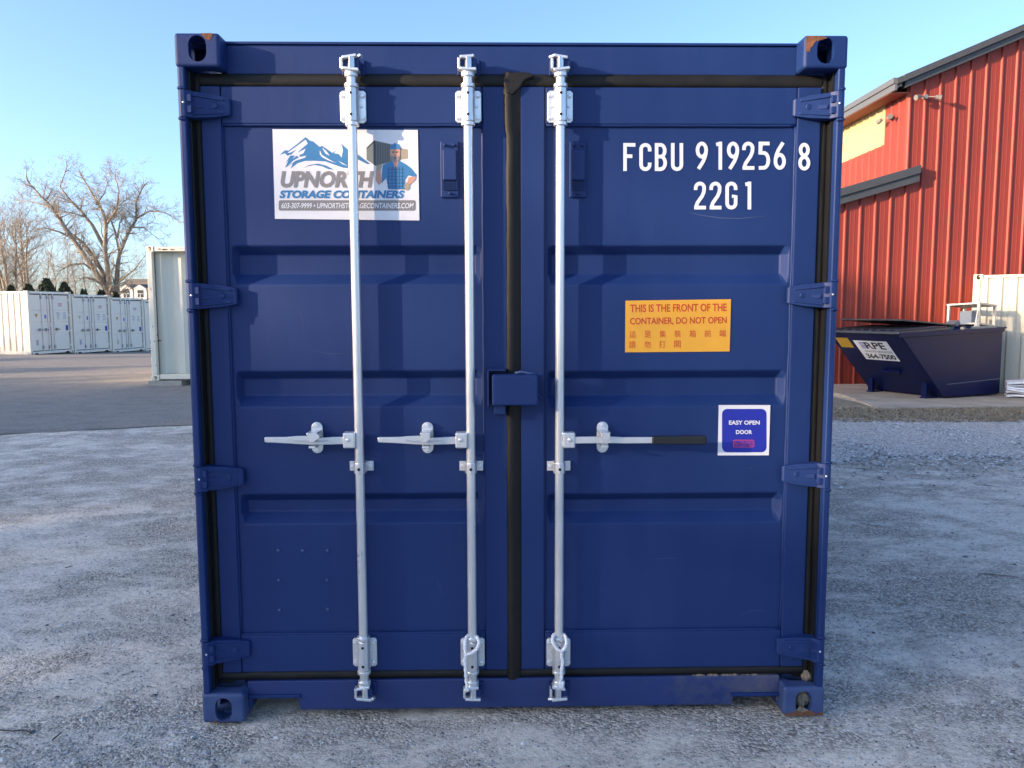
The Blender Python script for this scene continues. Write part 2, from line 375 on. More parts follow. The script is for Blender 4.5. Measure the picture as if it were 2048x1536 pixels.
# bottom sill with two cut-outs
xa, xb = U(504, 1400, Y_S).x, U(596, 1400, Y_S).x
xc, xd = U(1467, 1400, Y_S).x, U(1553, 1400, Y_S).x
zc1, zc2 = zt(1393, Y_S, 550), zt(1389, Y_S, 1510)
SB = Z_SB
poly = [(-hx, Z_ST), (-hx, SB+.01), (xa, SB+.012), (xa, zc1), (xb, zc1), (xb+.006, SB), (xc-.006, SB), (xc, zc2), (xd, zc2), (xd, SB+.012), (hx, SB+.01), (hx, Z_ST)]
def sill_mat():
    m = mat('sill_blue_paint_muddy', (.010, .028, .125), .6, var=.08, vscale=3, bump=.12, bscale=25); t = m.node_tree; L = t.links
    b = t.nodes['Principled BSDF']; src = b.inputs['Base Color'].links[0].from_socket
    tc = t.nodes.new('ShaderNodeTexCoord'); sp = t.nodes.new('ShaderNodeSeparateXYZ'); L.new(tc.outputs['Object'], sp.inputs[0])
    mr = t.nodes.new('ShaderNodeMapRange'); mr.inputs[1].default_value = -.1; mr.inputs[2].default_value = .95; L.new(sp.outputs[0], mr.inputs[0])
    n = t.nodes.new('ShaderNodeTexNoise'); n.inputs['Scale'].default_value = 5; n.inputs['Detail'].default_value = 9; n.inputs['Roughness'].default_value = .7; L.new(tc.outputs['Object'], n.inputs[0])
    mu = t.nodes.new('ShaderNodeMath'); mu.operation = 'MULTIPLY'; L.new(mr.outputs[0], mu.inputs[0]); L.new(n.outputs[0], mu.inputs[1])
    rp = t.nodes.new('ShaderNodeValToRGB'); rp.color_ramp.elements[0].position = .36; rp.color_ramp.elements[1].position = .62
    rp.color_ramp.elements[1].color = (.75, .75, .75, 1)
    L.new(mu.outputs[0], rp.inputs[0])
    mx = t.nodes.new('ShaderNodeMix'); mx.data_type = 'RGBA'; L.new(rp.outputs[0], mx.inputs[0]); L.new(src, mx.inputs[6]); mx.inputs[7].default_value = (.14, .125, .11, 1)
    L.new(mx.outputs[2], b.inputs['Base Color']); return m
SILLM = sill_mat()
MB().prism(poly, Y_S, Y_S+.045).build('bottom_sill', SILLM, main, bevel=.004)
for (p, q, zc) in ((xa, xb, zc1), (xc, xd, zc2)):       # folded lips over the cut-outs
    MB().box(p-.012, q+.012, Y_S-.010, Y_S+.02, zc-.004, zc+.010).build('cutout_lip', BLUE, main, bevel=.003)
MB().box(-hx, hx, Y_S+.002, .16, Z_ST-.03, Z_ST-.006).build('sill_ledge', SILLM, main)
# bodywork behind the front frame
for s in (-1, 1):
    prof = corrugate(LEN-.36, 0, 0)
    wall_mesh(prof, lambda a, d, z, s=s: (s*(1.2-d), .18+a, z), .17, HT-.075).build('side_wall', BLUE, main)
    MB().box(s*1.14 if s > 0 else -1.205, s*1.205 if s > 0 else -1.14, .175, LEN-.175, .02, .175).build('bottom_rail', BLUE, main, bevel=.004)
    MB().box(s*1.14 if s > 0 else -1.205, s*1.205 if s > 0 else -1.14, .175, LEN-.175, HT-.085, HT-.02).build('top_rail', BLUE, main, bevel=.004)
prof = corrugate(2.2, 0, 0)
wall_mesh(prof, lambda a, d, z: (-1.1+a, LEN-.03-d, z), .15, HT-.1).build('rear_wall', BLUE, main)
MB().box(-1.06, 1.06, LEN-.12, LEN-.008, HT-.115, HT-.014).build('rear_header', BLUE, main, bevel=.003)
MB().box(-1.06, 1.06, LEN-.12, LEN-.008, .02, .155).build('rear_sill', BLUE, main, bevel=.003)
prof = corrugate(LEN-.3, 0, 0, depth=.02, pitch=.209, flat=.09, slope=.014)
m = MB(); n = len(prof)
m.add([(-1.15, .15+a, HT-.03+(.012-d)) for a, d in prof]+[(1.15, .15+a, HT-.03+(.012-d)) for a, d in prof], [(i, i+1, n+i+1, n+i) for i in range(n-1)])
m.build('roof', BLUE, main)
MB().box(-1.13, 1.13, .2, LEN-.15, .12, .15).build('floor', BLUE, main)

# ---- doors
def door(x0, x1, hinge_left, gap_z):
    """x0..x1 outer edges of the leaf"""
    d = empty('door'); d.parent = main
    hw = .070 if True else 0
    if hinge_left: fx0, fx1 = U(462, 700, Y_D).x-.005, U(968, 700, Y_D).x
    else: fx0, fx1 = U(1089, 700, Y_D).x, U(1580, 700, Y_D).x
    for a, b in ((x0, fx0), (fx1, x1)):
        MB().box(a, b, Y_D-.002, Y_D+.05, Z_DB, Z_DT).build('stile', BLUE, d, bevel=.004)
    MB().box(fx0+.002, fx1-.002, Y_D, Y_D+.05, Z_TS+.004, Z_DT-.0005).build('top_rail', BLUE, d, bevel=.004)
    MB().box(fx0+.002, fx1-.002, Y_D, Y_D+.05, Z_DB+.0005, Z_BS-.004).build('bottom_rail', BLUE, d, bevel=.004)
    # pressed panel: flat fields with three recessed grooves
    px = 850 if hinge_left else 1350
    zs = [Z_TS+.006]; inner = [0]
    for a, b in ((491, 569), (741, 813), (986, 1046)):
        za, zb = zt(a, Y_P, px), zt(b, Y_P, px)
        zs += [za, za-.032, zb+.042, zb]; inner += [0, 1, 1, 0]
    zs.append(Z_BS-.006); inner.append(0)
    g0, g1 = fx0+.010, fx1-.010
    if hinge_left: g0 += .004
    e = .022
    xs = [fx0-.004, g0, g0+e, g1-e, g1, fx1+.004]; xin = [0, 0, 1, 1, 0, 0]
    m = MB(); v = []
    for z, iz in zip(zs, inner):
        for x, ix in zip(xs, xin):
            zz = z
            v.append((x, Y_P+(.040 if ix and iz else 0), zz))
    k = len(xs)
    f = [(j*k+i, j*k+i+1, (j+1)*k+i+1, (j+1)*k+i) for j in range(len(zs)-1) for i in range(k-1)]
    m.add(v, f)
    m.build('panel', BLUE, d, bevel=.005, seg=3)
    # weld beads along the panel edges
    for x in (fx0+.001, fx1-.001):
        w = MB()
        pts = [(x+random.uniform(-.0008, .0008), Y_P-.004, Z_BS+(Z_TS-Z_BS)*i/40) for i in range(41)]
        w.tube(pts, [.005+random.uniform(-.001, .001) for _ in pts], 6); w.build('weld_bead', BLUE, d, smooth=True)
    for z in (Z_TS+.001, Z_BS-.001):
        w = MB()
        pts = [(fx0+(fx1-fx0)*i/30, Y_P-.006, z+random.uniform(-.0006, .0006)) for i in range(31)]
        w.tube(pts, .0055, 6); w.build('weld_bead', BLUE, d, smooth=True)
    # rubber seal round the leaf
    def seal(pts, w, ax):
        s = MB(); prof = [(-w/2, .012), (-w/2, .002), (-w*.28, -.005), (0, -.007), (w*.28, -.005), (w/2, .002), (w/2, .012)]
        rows = []
        for p in pts:
            p = Vector(p)
            rows.append([(p+Vector(ax)*a+Vector((0, b, 0))) for a, b in prof])
        v = [q for r_ in rows for q in r_]; n = len(prof)
        s.add(v, [(i*n+j, i*n+j+1, (i+1)*n+j+1, (i+1)*n+j) for i in range(len(rows)-1) for j in range(n-1)])
        return s
    gw = .036
    top = (Z_HB+Z_DT)/2; bot = (Z_DB+Z_ST)/2+.002
    def run(a, b, k=26, j=.0012): return [Vector(a).lerp(Vector(b), i/k)+Vector((random.uniform(-j, j), random.uniform(-j, j), random.uniform(-j, j))) for i in range(k+1)]
    seal(run((x0, Y_D+.008, top), (x1, Y_D+.008, top)), (Z_HB-Z_DT)*1.04, (0, 0, 1)).build('top_seal', RUBBER, d, smooth=True)
    seal(run((x0, Y_D+.004, bot), (x1, Y_D+.004, bot)), (Z_DB-Z_ST)*1.06, (0, 0, 1)).build('bottom_seal', RUBBER, d, smooth=True)
    hxs = x0-gw/2+.002 if hinge_left else x1+gw/2-.002
    seal(run((hxs, Y_D+.010, bot-.012), (hxs, Y_D+.010, top+.012)), gw, (1, 0, 0)).build('hinge_seal', RUBBER, d, smooth=True)
    return d
XL0 = U(424, 790, Y_D).x; XL1 = U(1015, 800, Y_D).x; XR0 = U(1041, 700, Y_D).x; XR1 = U(1626, 700, Y_D).x
dl = door(XL0, XL1, True, 0); dr = door(XR0, XR1, False, 0)
# centre seal, bulged, one lip overlapping the left leaf
cs = MB(); rows = []; k = 60
zb_, zt_ = Z_ST-.004, Z_HB+.004
for i in range(k+1):
    z = zb_+(zt_-zb_)*i/k; jx = random.uniform(-.0012, .0012)
    w0 = XL1-.003+jx+(-.006 if i > k-6 else 0); w1 = XR0+.002
    pr = [(w0, .012), (w0, -.004), (w0+.006, -.010), (w0+.018, -.013), (w0+.030, -.010), (w0+.040, -.004), (w1, -.002), (w1, .012)]
    rows.append([(x, Y_D+y, z) for x, y in pr])
n = 8
cs.add([p for r_ in rows for p in r_], [(i*n+j, i*n+j+1, (i+1)*n+j+1, (i+1)*n+j) for i in range(k) for j in range(n-1)])
cs.build('centre_seal', RUBBER, dl, smooth=True)
fl = MB()                                              # torn flap at the seal's head
pts = [(1006, 158), (1016, 146), (1040, 143), (1062, 145), (1070, 152), (1050, 160), (1040, 176), (1026, 190), (1012, 186), (1008, 172)]
P = [U(x, y, .050) for x, y in pts]
fl.prism([(p.x, p.z) for p in P], .050, .074)
fl.build('seal_flap', RUBBER, dl, bevel=.006)
# hinges
def hinge(parent, s, z, zr):
    m = MB(); h = .048
    xk0, xk1 = s*1.2165, s*1.178
    # knuckle: rounded front
    pr = [(xk0, .055), (xk0, .016), (xk0-s*.004, .004), (xk0-s*.014, -.003), (xk0-s*.028, -.002), (xk1, .006), (xk1-s*.012, .018), (xk1-s*.012, .055)]
    m.prismz(pr if s > 0 else pr[::-1], z-h, z+h)
    x0, x1 = xk1-s*.010, s*1.043
    v = []
    for (x, hh, yf) in ((x0, h*.98, .020), (s*1.10, h*.86, .036), (x1+s*.006, h*.66, .049), (x1, h*.58, .054)):
        v += [(x, yf, z+hh), (x, Y_D, z+hh), (x, Y_D, z-hh), (x, yf, z-hh)]
    f = [(0, 1, 2, 3), (15, 14, 13, 12)]
    for i in range(3):
        for j in range(4): f.append((i*4+j, i*4+(j+1) % 4, (i+1)*4+(j+1) % 4, (i+1)*4+j))
    m.add(v, f)
    # raised rims and boss
    for q in (1, -1):
        a = Vector((x0, .018, z+q*h*.70)); b = Vector((x1+s*.02, .046, z+q*h*.46)); dd = (b-a)/2
        m.obox((a+b)/2, dd, (0, .004, 0), (0, 0, .004))
    m.obox((s*1.135, .030, z-.004), (.022, -.009*s, 0), (0, .004, 0), (0, 0, .008))
    m.dome((s*1.095, .038, z), (0, -1, 0), .012, .004, 10)
    m.obox((xk1-s*.002, .008, z+.02), (.010, 0, 0), (0, .006, 0), (0, 0, .013))
    m.obox((xk1-s*.002, .008, z-.02), (.010, 0, 0), (0, .006, 0), (0, 0, .013))
    o = m.build('hinge', BLUE, parent, bevel=.003)
    p = MB(); p.dome((s*1.192, -.003, z+.002), (0, -1, 0), .0042, .004, 8)
    p.build('grease_nipple', GALV, parent, smooth=True)
    for q in (1, -1): MB().tube([(s*(1.212-.003*i), .004-.002*math.sin(i*.5), z+q*(h+.006)+random.uniform(-.002, .002)) for i in range(9)], .006, 6).build('hinge_weld', BLUE, parent, smooth=True)
for py in (206, 592, 960, 1310): hinge(dl, -1, U(385, py, 0.0).z, py)
for py in (208, 590, 953, 1303): hinge(dr, 1, U(1665, py, 0.0).z, py)
# ventilator covers
def vent(parent, pxs, y0=Y_P):
    a = U(pxs[0], pxs[1], y0-.01); b = U(pxs[2], pxs[3], y0-.01); v = MB()
    cx = (a.x+b.x)/2; w = b.x-a.x; h = a.z-b.z; z0 = b.z
    v.box(a.x, b.x, y0-.010, y0+.001, b.z, a.z)
    v.box(cx-w*.36, cx+w*.40, y0-.024, y0-.009, z0+h*.30, z0+h*.84)
    o = v.build('ventilator', BLUE, parent, bevel=.004)
    g = MB()
    g.box(cx-w*.34, cx+w*.38, y0-.013, y0-.0095, z0+h*.135, z0+h*.30); g.build('ventilator_mesh', DARK, parent)
    g = MB()
    for i in range(9):
        x = cx-w*.34+w*.72*i/8; g.box(x-.0012, x+.0012, y0-.0165, y0-.012, z0+h*.13, z0+h*.305)
    for i in range(6):
        z = z0+h*(.135+.165*i/5); g.box(cx-w*.34, cx+w*.38, y0-.0155, y0-.0125, z-.0012, z+.0012)
    g.build('ventilator_grid', BLUE, parent)['kind'] = 'stuff'
    for x, z in ((.25, .925), (.75, .925), (.5, .07)):
        MB().cyl((a.x+w*x, y0-.008, z0+h*z), (a.x+w*x, y0-.022, z0+h*z), .006, 10).build('ventilator_rivet', BLUE, parent, bevel=.002)
vent(dl, (880, 282, 918, 395)); vent(dr, (1139, 282, 1173, 395))
# rivet heads of the missing plate
for px, py in ((557, 1101), (606, 1101), (655, 1101), (558, 1161), (655, 1160), (560, 1220), (656, 1218)):
    p = U(px, py, Y_P); MB().dome((p.x, Y_P+.001, p.z), (0, -1, 0), .0075, .007, 8).build('rivet', BLUEW, dl, smooth=True)
# lock box
a = U(984, 750, -.035); b = U(1076, 811, -.035); LB = empty('lock_box'); LB.parent = main
lb = MB(); lb.box(a.x, b.x, -.035, .055, b.z, a.z); lb.build('lock_cover', BLUE, LB, bevel=.006, seg=3)
p0 = U(975, 738, .03); p1 = U(1012, 745, .03)
br = MB(); br.box(p0.x, p0.x+.006, .0, .066, U(980, 812, .02).z, p0.z); br.box(p0.x, p1.x, .0, .066, p0.z-.006, p0.z)
br.build('lock_bracket', BLUE, LB, bevel=.002)
t0 = U(988, 812, .02); t1 = U(1011, 828, .02); MB().box(t0.x, t1.x, .015, .064, t1.z, t0.z+.01).build('lock_tab', BLUE, LB, bevel=.002)
hk = [U(1076+x, 786+y, .02) for x, y in ((-2, 0), (1, 5), (5, 9), (9, 9), (12, 5), (14, 0))]
MB().tube(hk, .0035, 8).build('lock_hook', BLUE, LB, smooth=True)
tp = [U(x, y, .0) for x, y in ((1030, 746), (1042, 744), (1058, 747), (1071, 747))]
MB().tube(tp, .005, 7).build('weld_bead', BLUEW, LB, smooth=True)

# ---- locking bars
Y_R = .031; RR = .0172
def bolt(m, x, y, z, r=.0095, h=.009): m.cyl((x, y, z), (x, y-h, z), r, 6); m.dome((x, y-h, z), (0, -1, 0), r*.75, .002, 8)
def bar(pxt, pxb, handle, spec):
    x = (U(pxt, 260, Y_R).x+U(pxb, 1240, Y_R).x)/2
    T = empty('locking_bar'); T.parent = main
    zt1 = U(pxt, 150, Y_R).z; zb1 = U(pxb, 1368, Y_R).z
    rod = MB(); rod.cyl((x, Y_R, zb1), (x, Y_R, zt1), RR, 24, cap=False); rod.build('rod', GALV, T, smooth=True)
    for pz, sgn, pxx in ((210, 1, pxt), (1310, -1, pxb)):
        z = U(pxx, pz, .03).z; m = MB(); hw, hh = .0475, .058
        m.prism([(x+sx*(hw-cut), z+sz*(hh-cz)) for sx, sz, cut, cz in ((-1, 1, .008, 0), (1, 1, .008, 0), (1, 1, 0, .008), (1, -1, 0, .008), (1, -1, .008, 0), (-1, -1, .008, 0), (-1, -1, 0, .008), (-1, 1, 0, .008))], Y_D-.012, Y_D-.002)
        # hat-section cover round the rod
        w = RR+.007
        pr = [(x-w, Y_D-.010), (x-w, Y_R), (x-w*.72, Y_R-w*.72), (x, Y_R-w-.001), (x+w*.72, Y_R-w*.72), (x+w, Y_R), (x+w, Y_D-.010)]
        m.prismz(pr, z-hh*1.02, z+hh*1.02)
        m.build('bearing_bracket', GALV, T, bevel=.002)
        for sx in (-1, 1):
            for sz in (-1, 1):
                q = MB(); bolt(q, x+sx*.036, Y_D-.0115, z+sz*.040); q.build('bolt', GALV, T)
            MB().dome((x+sx*.031, Y_D-.012, z), (0, -1, 0), .005, .006).build('rivet', GALV, T)
        for sz in (-1, 1): MB().cyl((x, Y_R-w-.0005, z+sz*.038), (x, Y_R-w-.0016, z+sz*.038), .0055, 12).build('bolt_hole', DARK, T)
        for zz in (z+hh*1.04+.008, z-hh*1.04-.008): MB().cyl((x, Y_R, zz-.007), (x, Y_R, zz+.007), RR+.0085, 20).build('collar', GALV, T, bevel=.002)
    # cam ends: forged head with two lips and a web, and the blue keeper behind it
    for top in (1, 0):
        zc = U(pxt if top else pxb, 129 if top else 1382, .03).z; q = 1 if top else -1
        c = MB()
        c.cyl((x, Y_R, zc-q*.045), (x, Y_R, zc-q*.022), RR+.007, 16)
        c.cyl((x, Y_R, zc-q*.030), (x, Y_R, zc+q*.004), RR*.8, 12)
        sk = spec*.3
        c.obox((x-.002, .022, zc+.022), (.026, 0, .004*spec), (0, .020, 0), (0, 0, .0055))
        c.obox((x+.002, .022, zc-.022), (.030, 0, -.003*spec), (0, .022, 0), (0, 0, .0055))
        c.obox((x+spec*.004, .014, zc), (.009, .004, 0), (-.004, .012, 0), (0, 0, .022))
        c.obox((x-.032*1, .024, zc-.002), (.005, 0, -.003), (0, .016, 0), (0, 0, .020))
        c.obox((x+spec*.030, .016, zc+q*.024), (.012, -.006, .002), (.003, .008, 0), (0, 0, .005))
        c.build('cam', GALV, T, bevel=.003)
        kp = MB(); yb = Y_H if top else Y_S
        kp.obox((x+.021, .045, zc), (.012, .0, 0), (0, .033, 0), (0, 0, .016))
        kp.obox((x-.020, .050, zc+.002), (.008, 0, 0), (0, .028, 0), (0, 0, .014))
        kp.box(x-.040, x+.044, yb-.010, yb+.002, zc-.028, zc+.028)
        kp.build('cam_keeper', BLUE, T, bevel=.003)
    # guide clamp in the middle
    zg = U(pxb, 936, .03).z; g = MB()
    g.box(x-.046, x-.020, Y_D+.004, Y_P, zg-.019, zg+.019); g.box(x+.020, x+.046, Y_D+.004, Y_P, zg-.019, zg+.019)
    w = RR+.005; g.prismz([(x-w, Y_P), (x-w, Y_R), (x-w*.7, Y_R-w*.7), (x, Y_R-w), (x+w*.7, Y_R-w*.7), (x+w, Y_R), (x+w, Y_P)], zg-.021, zg+.021)
    g.build('guide_clamp', GALV, T, bevel=.002)
    for sx in (-1, 1):
        q = MB(); bolt(q, x+sx*.034, Y_D+.0045, zg, .009, .008); q.build('bolt', GALV, T)
    h = MB(); h.cyl((x, Y_R-w-.0004, zg-.002), (x, Y_R-w-.0015, zg-.002), .0058, 12); h.build('bolt_hole', DARK, T)
    # hub and handle
    zh = U(pxb, 880, .02).z; s = handle
    hb = MB(); x0 = x+s*.012; x1 = x+s*.058
    hb.box(min(x0, x1), max(x0, x1), .006, .052, zh-.030, zh+.030)
    hb.build('handle_hub', GALV, T, bevel=.006, seg=3)
    hp = MB(); hp.dome((x+s*.038, .006, zh+.002), (0, -1, 0), .008, .004, 10); hp.build('hub_pin', GALV, T, smooth=True)
    H = MB()
    if s < 0:
        prof = [(.05, .010, .014), (.10, .008, .014), (.15, .004, .013), (.19, .002, .017), (.235, .0, .015), (.27, -.001, .012), (.345, -.001, .010), (.350, -.001, .008)]
        dz = [0, -.001, -.002, .003, .004, .004, .006, .006]
    else:
        prof = [(.05, .010, .013), (.14, .006, .013), (.19, .002, .013), (.24, .0, .012), (.352, .0, .012)]
        dz = [0, .001, .002, .0, .0]
    v = []
    for (dx, y, hh), d in zip(prof, dz):
        xx = x+s*dx; v += [(xx, y, zh+d+hh), (xx, y+.012, zh+d+hh), (xx, y+.012, zh+d-hh), (xx, y, zh+d-hh)]
    n = len(prof); f = [(0, 1, 2, 3), tuple(range(4*n-1, 4*n-5, -1))]
    for i in range(n-1):
        for j in range(4): f.append((i*4+j, i*4+(j+1) % 4, (i+1)*4+(j+1) % 4, (i+1)*4+j))
    H.add(v, f)
    if s < 0:
        a0, a1 = x-.10, x-.245; H.add([(a0, .002, zh+.002), (a1, -.010, zh+.006), ((a0+a1)/2, -.014, zh-.002), (a0, .004, zh-.003), (a1, -.004, zh+.001), ((a0+a1)/2, -.004, zh-.006)],
              [(0, 1, 2), (5, 4, 3), (0, 3, 4, 1), (1, 4, 5, 2), (2, 5, 3, 0)])
    H.build('handle', GALV, T, bevel=.003)
    if s > 0:
        gp = MB(); g0, g1 = x+.350, x+.560; v = []
        for xx, hh in ((g0, .015), (g0+.01, .0155), (g1-.012, .0175), (g1, .013)):
            v += [(xx, -.006+ (0 if hh > .014 else .003), zh+hh), (xx, .016, zh+hh), (xx, .016, zh-hh), (xx, -.006+(0 if hh > .014 else .003), zh-hh)]
        f = [(0, 1, 2, 3), (15, 14, 13, 12)]
        for i in range(3):
            for j in range(4): f.append((i*4+j, i*4+(j+1) % 4, (i+1)*4+(j+1) % 4, (i+1)*4+j))
        gp.add(v, f); gp.build('handle_grip', GRIP_SHADE, T, bevel=.005, seg=3)
    # retainer plate and catch
    xr = x+s*.168 if s < 0 else x+.170
    rp = MB(); ov = oval(.044, .122, 8)
    rp.prism([(xr+a, zh+.002+b) for a, b in ov], Y_P-.012, Y_P-.002)
    rp.box(xr-.012, xr+.012, .018, Y_P-.008, zh-.018, zh+.018)
    rp.build('retainer_plate', GALV, T, bevel=.002)
    for dz_ in (.050, -.044):
        q = MB(); bolt(q, xr, Y_P-.0115, zh+dz_, .0105, .008); q.build('bolt', GALV, T)
    ct = MB()
    tilt = .012 if spec > .5 and s < 0 else 0.0
    ct.prism([(xr-.018, zh+.034), (xr+.015+tilt, zh+.034-tilt*.6), (xr+.018+tilt, zh+.016), (xr+.006, zh-.002), (xr-.006, zh-.002), (xr-.016, zh+.014)], -.020, -.012)
    ct.box(xr-.021, xr+.019, -.016, Y_P-.01, zh+.026, zh+.034)
    ct.box(xr-.014, xr+.012, -.012, .06, zh-.026, zh-.018)
    ct.build('handle_catch', GALV, T, bevel=.002)
    return x
bar(703, 728, -1, 1.0); XB2 = bar(936, 945, -1, .4); XB3 = bar(1122, 1117, 1, -1.0)

# ---- stickers and lettering -------------------------------------------------
def poly_obj(name, pts, m, parent, y, conv=None):
    """flat print: outline in pixels laid on the plane y"""
    b = MB(); P = [U(a, c, y) for a, c in pts]; b.add(P, [tuple(range(len(P)))])
    return b.build(name, m, parent)
def rrect(x0, y0, x1, y1, r, n=5):
    o = []
    for cx, cy, a in ((x1-r, y0+r, -90), (x1-r, y1-r, 0), (x0+r, y1-r, 90), (x0+r, y0+r, 180)):
        o += [(cx+r*math.cos(R(a+90*i/n)), cy+r*math.sin(R(a+90*i/n))) for i in range(n+1)]
    return o
_tx = {}
def text_geo(body, bold=0.0, spacing=1.0):
    c = bpy.data.curves.new('t', 'FONT'); c.body = body; c.offset = bold; c.space_character = spacing; c.resolution_u = 3; c.fill_mode = 'FRONT'
    o = bpy.data.objects.new('t', c); COL.objects.link(o)
    dg = bpy.context.evaluated_depsgraph_get(); me = bpy.data.meshes.new_from_object(o.evaluated_get(dg))
    v = [tuple(q.co) for q in me.vertices]; f = [tuple(p.vertices) for p in me.polygons]
    bpy.data.objects.remove(o, do_unlink=True); bpy.data.meshes.remove(me)
    x0 = min(q[0] for q in v); x1 = max(q[0] for q in v); y0 = min(q[1] for q in v); y1 = max(q[1] for q in v)
    return [((a-x0)/(x1-x0), (b-y0)/(y1-y0)) for a, b, _ in v], f
def text_px(name, body, box, m, parent, y, bold=0.0, shear=0.0, spacing=1.0, skew=0.0):
    """box = pixel x0,y0 (top) x1,y1 (bottom)"""
    v, f = text_geo(body, bold, spacing); x0, y0, x1, y1 = box; h = y1-y0; w = x1-x0-shear*h
    b = MB(); b.add([U(x0+a*w+shear*h*c, y1-c*h+skew*(a*w), y) for a, c in v], f)
    me = bpy.data.meshes.new(name); me.from_pydata(b.v, [], b.f); me.update()
    return link(name, me, m, parent)
# company sign: traced in a crop of 6.0235x at (520,240)
ZK = lambda x, y: (520+x/6.0235, 240+y/6.0235)
YS0 = Y_P-.0025
sign = empty('logo_sign'); sign.parent = main
b = MB(); P = [U(*ZK(x, y), YS0) for x, y in ((150, 110), (1900, 120), (1920, 1210), (180, 1190))]
b.add(P+[p+Vector((0, .002, 0)) for p in P], [(0, 1, 2, 3), (7, 6, 5, 4), (0, 4, 5, 1), (1, 5, 6, 2), (2, 6, 7, 3), (3, 7, 4, 0)]); b.build('sign_board', WHITEV, sign)
def zp(name, pts, m, lay): return poly_obj(name, [ZK(*p) for p in pts], m, sign, YS0-.0004*lay)
zp('mountain', [(240, 418), (300, 365), (345, 368), (440, 295), (550, 205), (600, 248), (640, 258), (720, 325), (745, 310), (800, 345), (870, 395), (920, 365), (985, 290), (1060, 355), (1180, 415), (1330, 530), (1290, 530), (1190, 480), (1080, 400), (1062, 580), (1000, 575), (900, 540), (790, 500), (650, 490), (540, 493), (450, 520), (370, 585), (395, 520), (300, 575), (345, 480), (310, 515), (360, 435), (420, 400), (330, 430), (300, 400)], LBLUE, 1)
for pts in ([(550, 235), (575, 285), (520, 330), (470, 375), (420, 430), (370, 425), (440, 355), (360, 395), (330, 395), (450, 310)],
            [(550, 345), (520, 405), (475, 420), (480, 455), (440, 430), (390, 470), (450, 395)],
            [(560, 430), (540, 455), (430, 490), (330, 560), (400, 490), (480, 445)],
            [(720, 360), (745, 420), (860, 490), (920, 520), (830, 490), (750, 450), (720, 410)],
            [(745, 330), (800, 375), (840, 430), (790, 405)], [(985, 300), (1000, 360), (985, 455), (950, 410), (890, 400), (940, 345)],
            [(940, 490), (1000, 520), (1060, 555), (990, 530)]):
    zp('snow_field', pts, WHITEV, 2)
zp('ridge_swoosh', [(510, 580), (600, 540), (700, 525), (800, 550), (890, 598), (820, 590), (740, 555), (650, 540), (580, 555)], LBLUE, 2)
zp('carried_box', [(1282, 335), (1375, 245), (1600, 295), (1590, 500), (1400, 555), (1285, 480)], GREYP, 1)
zp('box_end', [(1600, 320), (1782, 355), (1782, 465), (1600, 495)], TANP, 1)
for i in range(9):
    x = 1390+i*20; zp('box_rib', [(x, 262+i*4), (x+7, 262+i*4), (x+7, 545-i*6), (x, 545-i*6)], INKD, 2)
zp('box_edge', [(1282, 335), (1375, 245), (1385, 250), (1385, 550), (1375, 548), (1372, 268), (1290, 345)], INKD, 2)
zp('shirt', [(1480, 540), (1590, 495), (1680, 490), (1760, 535), (1820, 580), (1885, 660), (1880, 690), (1780, 665), (1745, 720), (1745, 835), (1545, 835), (1520, 700), (1465, 760), (1470, 640)], LBLUE, 3)
for i in range(5): zp('shirt_check', [(1545+i*42, 560), (1553+i*42, 560), (1553+i*42, 832), (1545+i*42, 832)], NAVYP, 4)
for i in range(6): zp('shirt_check', [(1530, 590+i*42), (1740, 590+i*42), (1740, 597+i*42), (1530, 597+i*42)], NAVYP, 4)
zp('forearm', [(1395, 610), (1450, 605), (1465, 750), (1430, 785), (1395, 730)], SKIN, 4)
zp('glove', [(1400, 560), (1440, 530), (1470, 545), (1450, 610), (1400, 610)], TANP, 5)
zp('forearm', [(1790, 690), (1880, 680), (1870, 720), (1800, 785), (1775, 750)], SKIN, 4)
zp('glove', [(1770, 745), (1800, 780), (1800, 830), (1760, 850), (1735, 800)], TANP, 5)
zp('neck', [(1595, 490), (1670, 490), (1640, 610)], SKIN, 4)
zp('face', [(1565, 350), (1690, 350), (1685, 440), (1660, 490), (1600, 490), (1572, 440)], SKIN, 5)
zp('beard', [(1572, 430), (1600, 440), (1628, 428), (1660, 440), (1686, 430), (1680, 475), (1650, 505), (1610, 505), (1580, 475)], BEARD, 6)
zp('cap', [(1560, 355), (1575, 305), (1620, 278), (1660, 285), (1690, 330), (1690, 358), (1630, 345)], LBLUE, 6)
for x in (1605, 1650): zp('eye', [(x-14, 382), (x+14, 378), (x+12, 392), (x-12, 394)], INKD, 6)
zp('mouth', [(1612, 455), (1650, 455), (1645, 463), (1616, 463)], INKD, 7)
def tz(name, body, box, m, lay, **k): return text_px(name, body, (*ZK(box[0], box[1]), *ZK(box[2], box[3])), m, sign, YS0-.0004*lay, **k)
tz('large_lettering', 'UPNORTH', (235, 613, 1372, 816), LGREY, 3, bold=.045, shear=.16)
tz('blue_lettering', 'STORAGE CONTAINERS', (230, 846, 1745, 944), LBLUE, 3, bold=.05, shear=.2)
poly_obj('grey_bar', [ZK(*p) for p in rrect(225, 966, 1875, 1092, 22)], LGREY, sign, YS0-.0006)
tz('white_lettering', '603-307-9999 • UPNORTHSTORAGECONTAINERS.COM', (255, 998, 1852, 1066), WHITEV, 4, bold=.022, shear=.12)
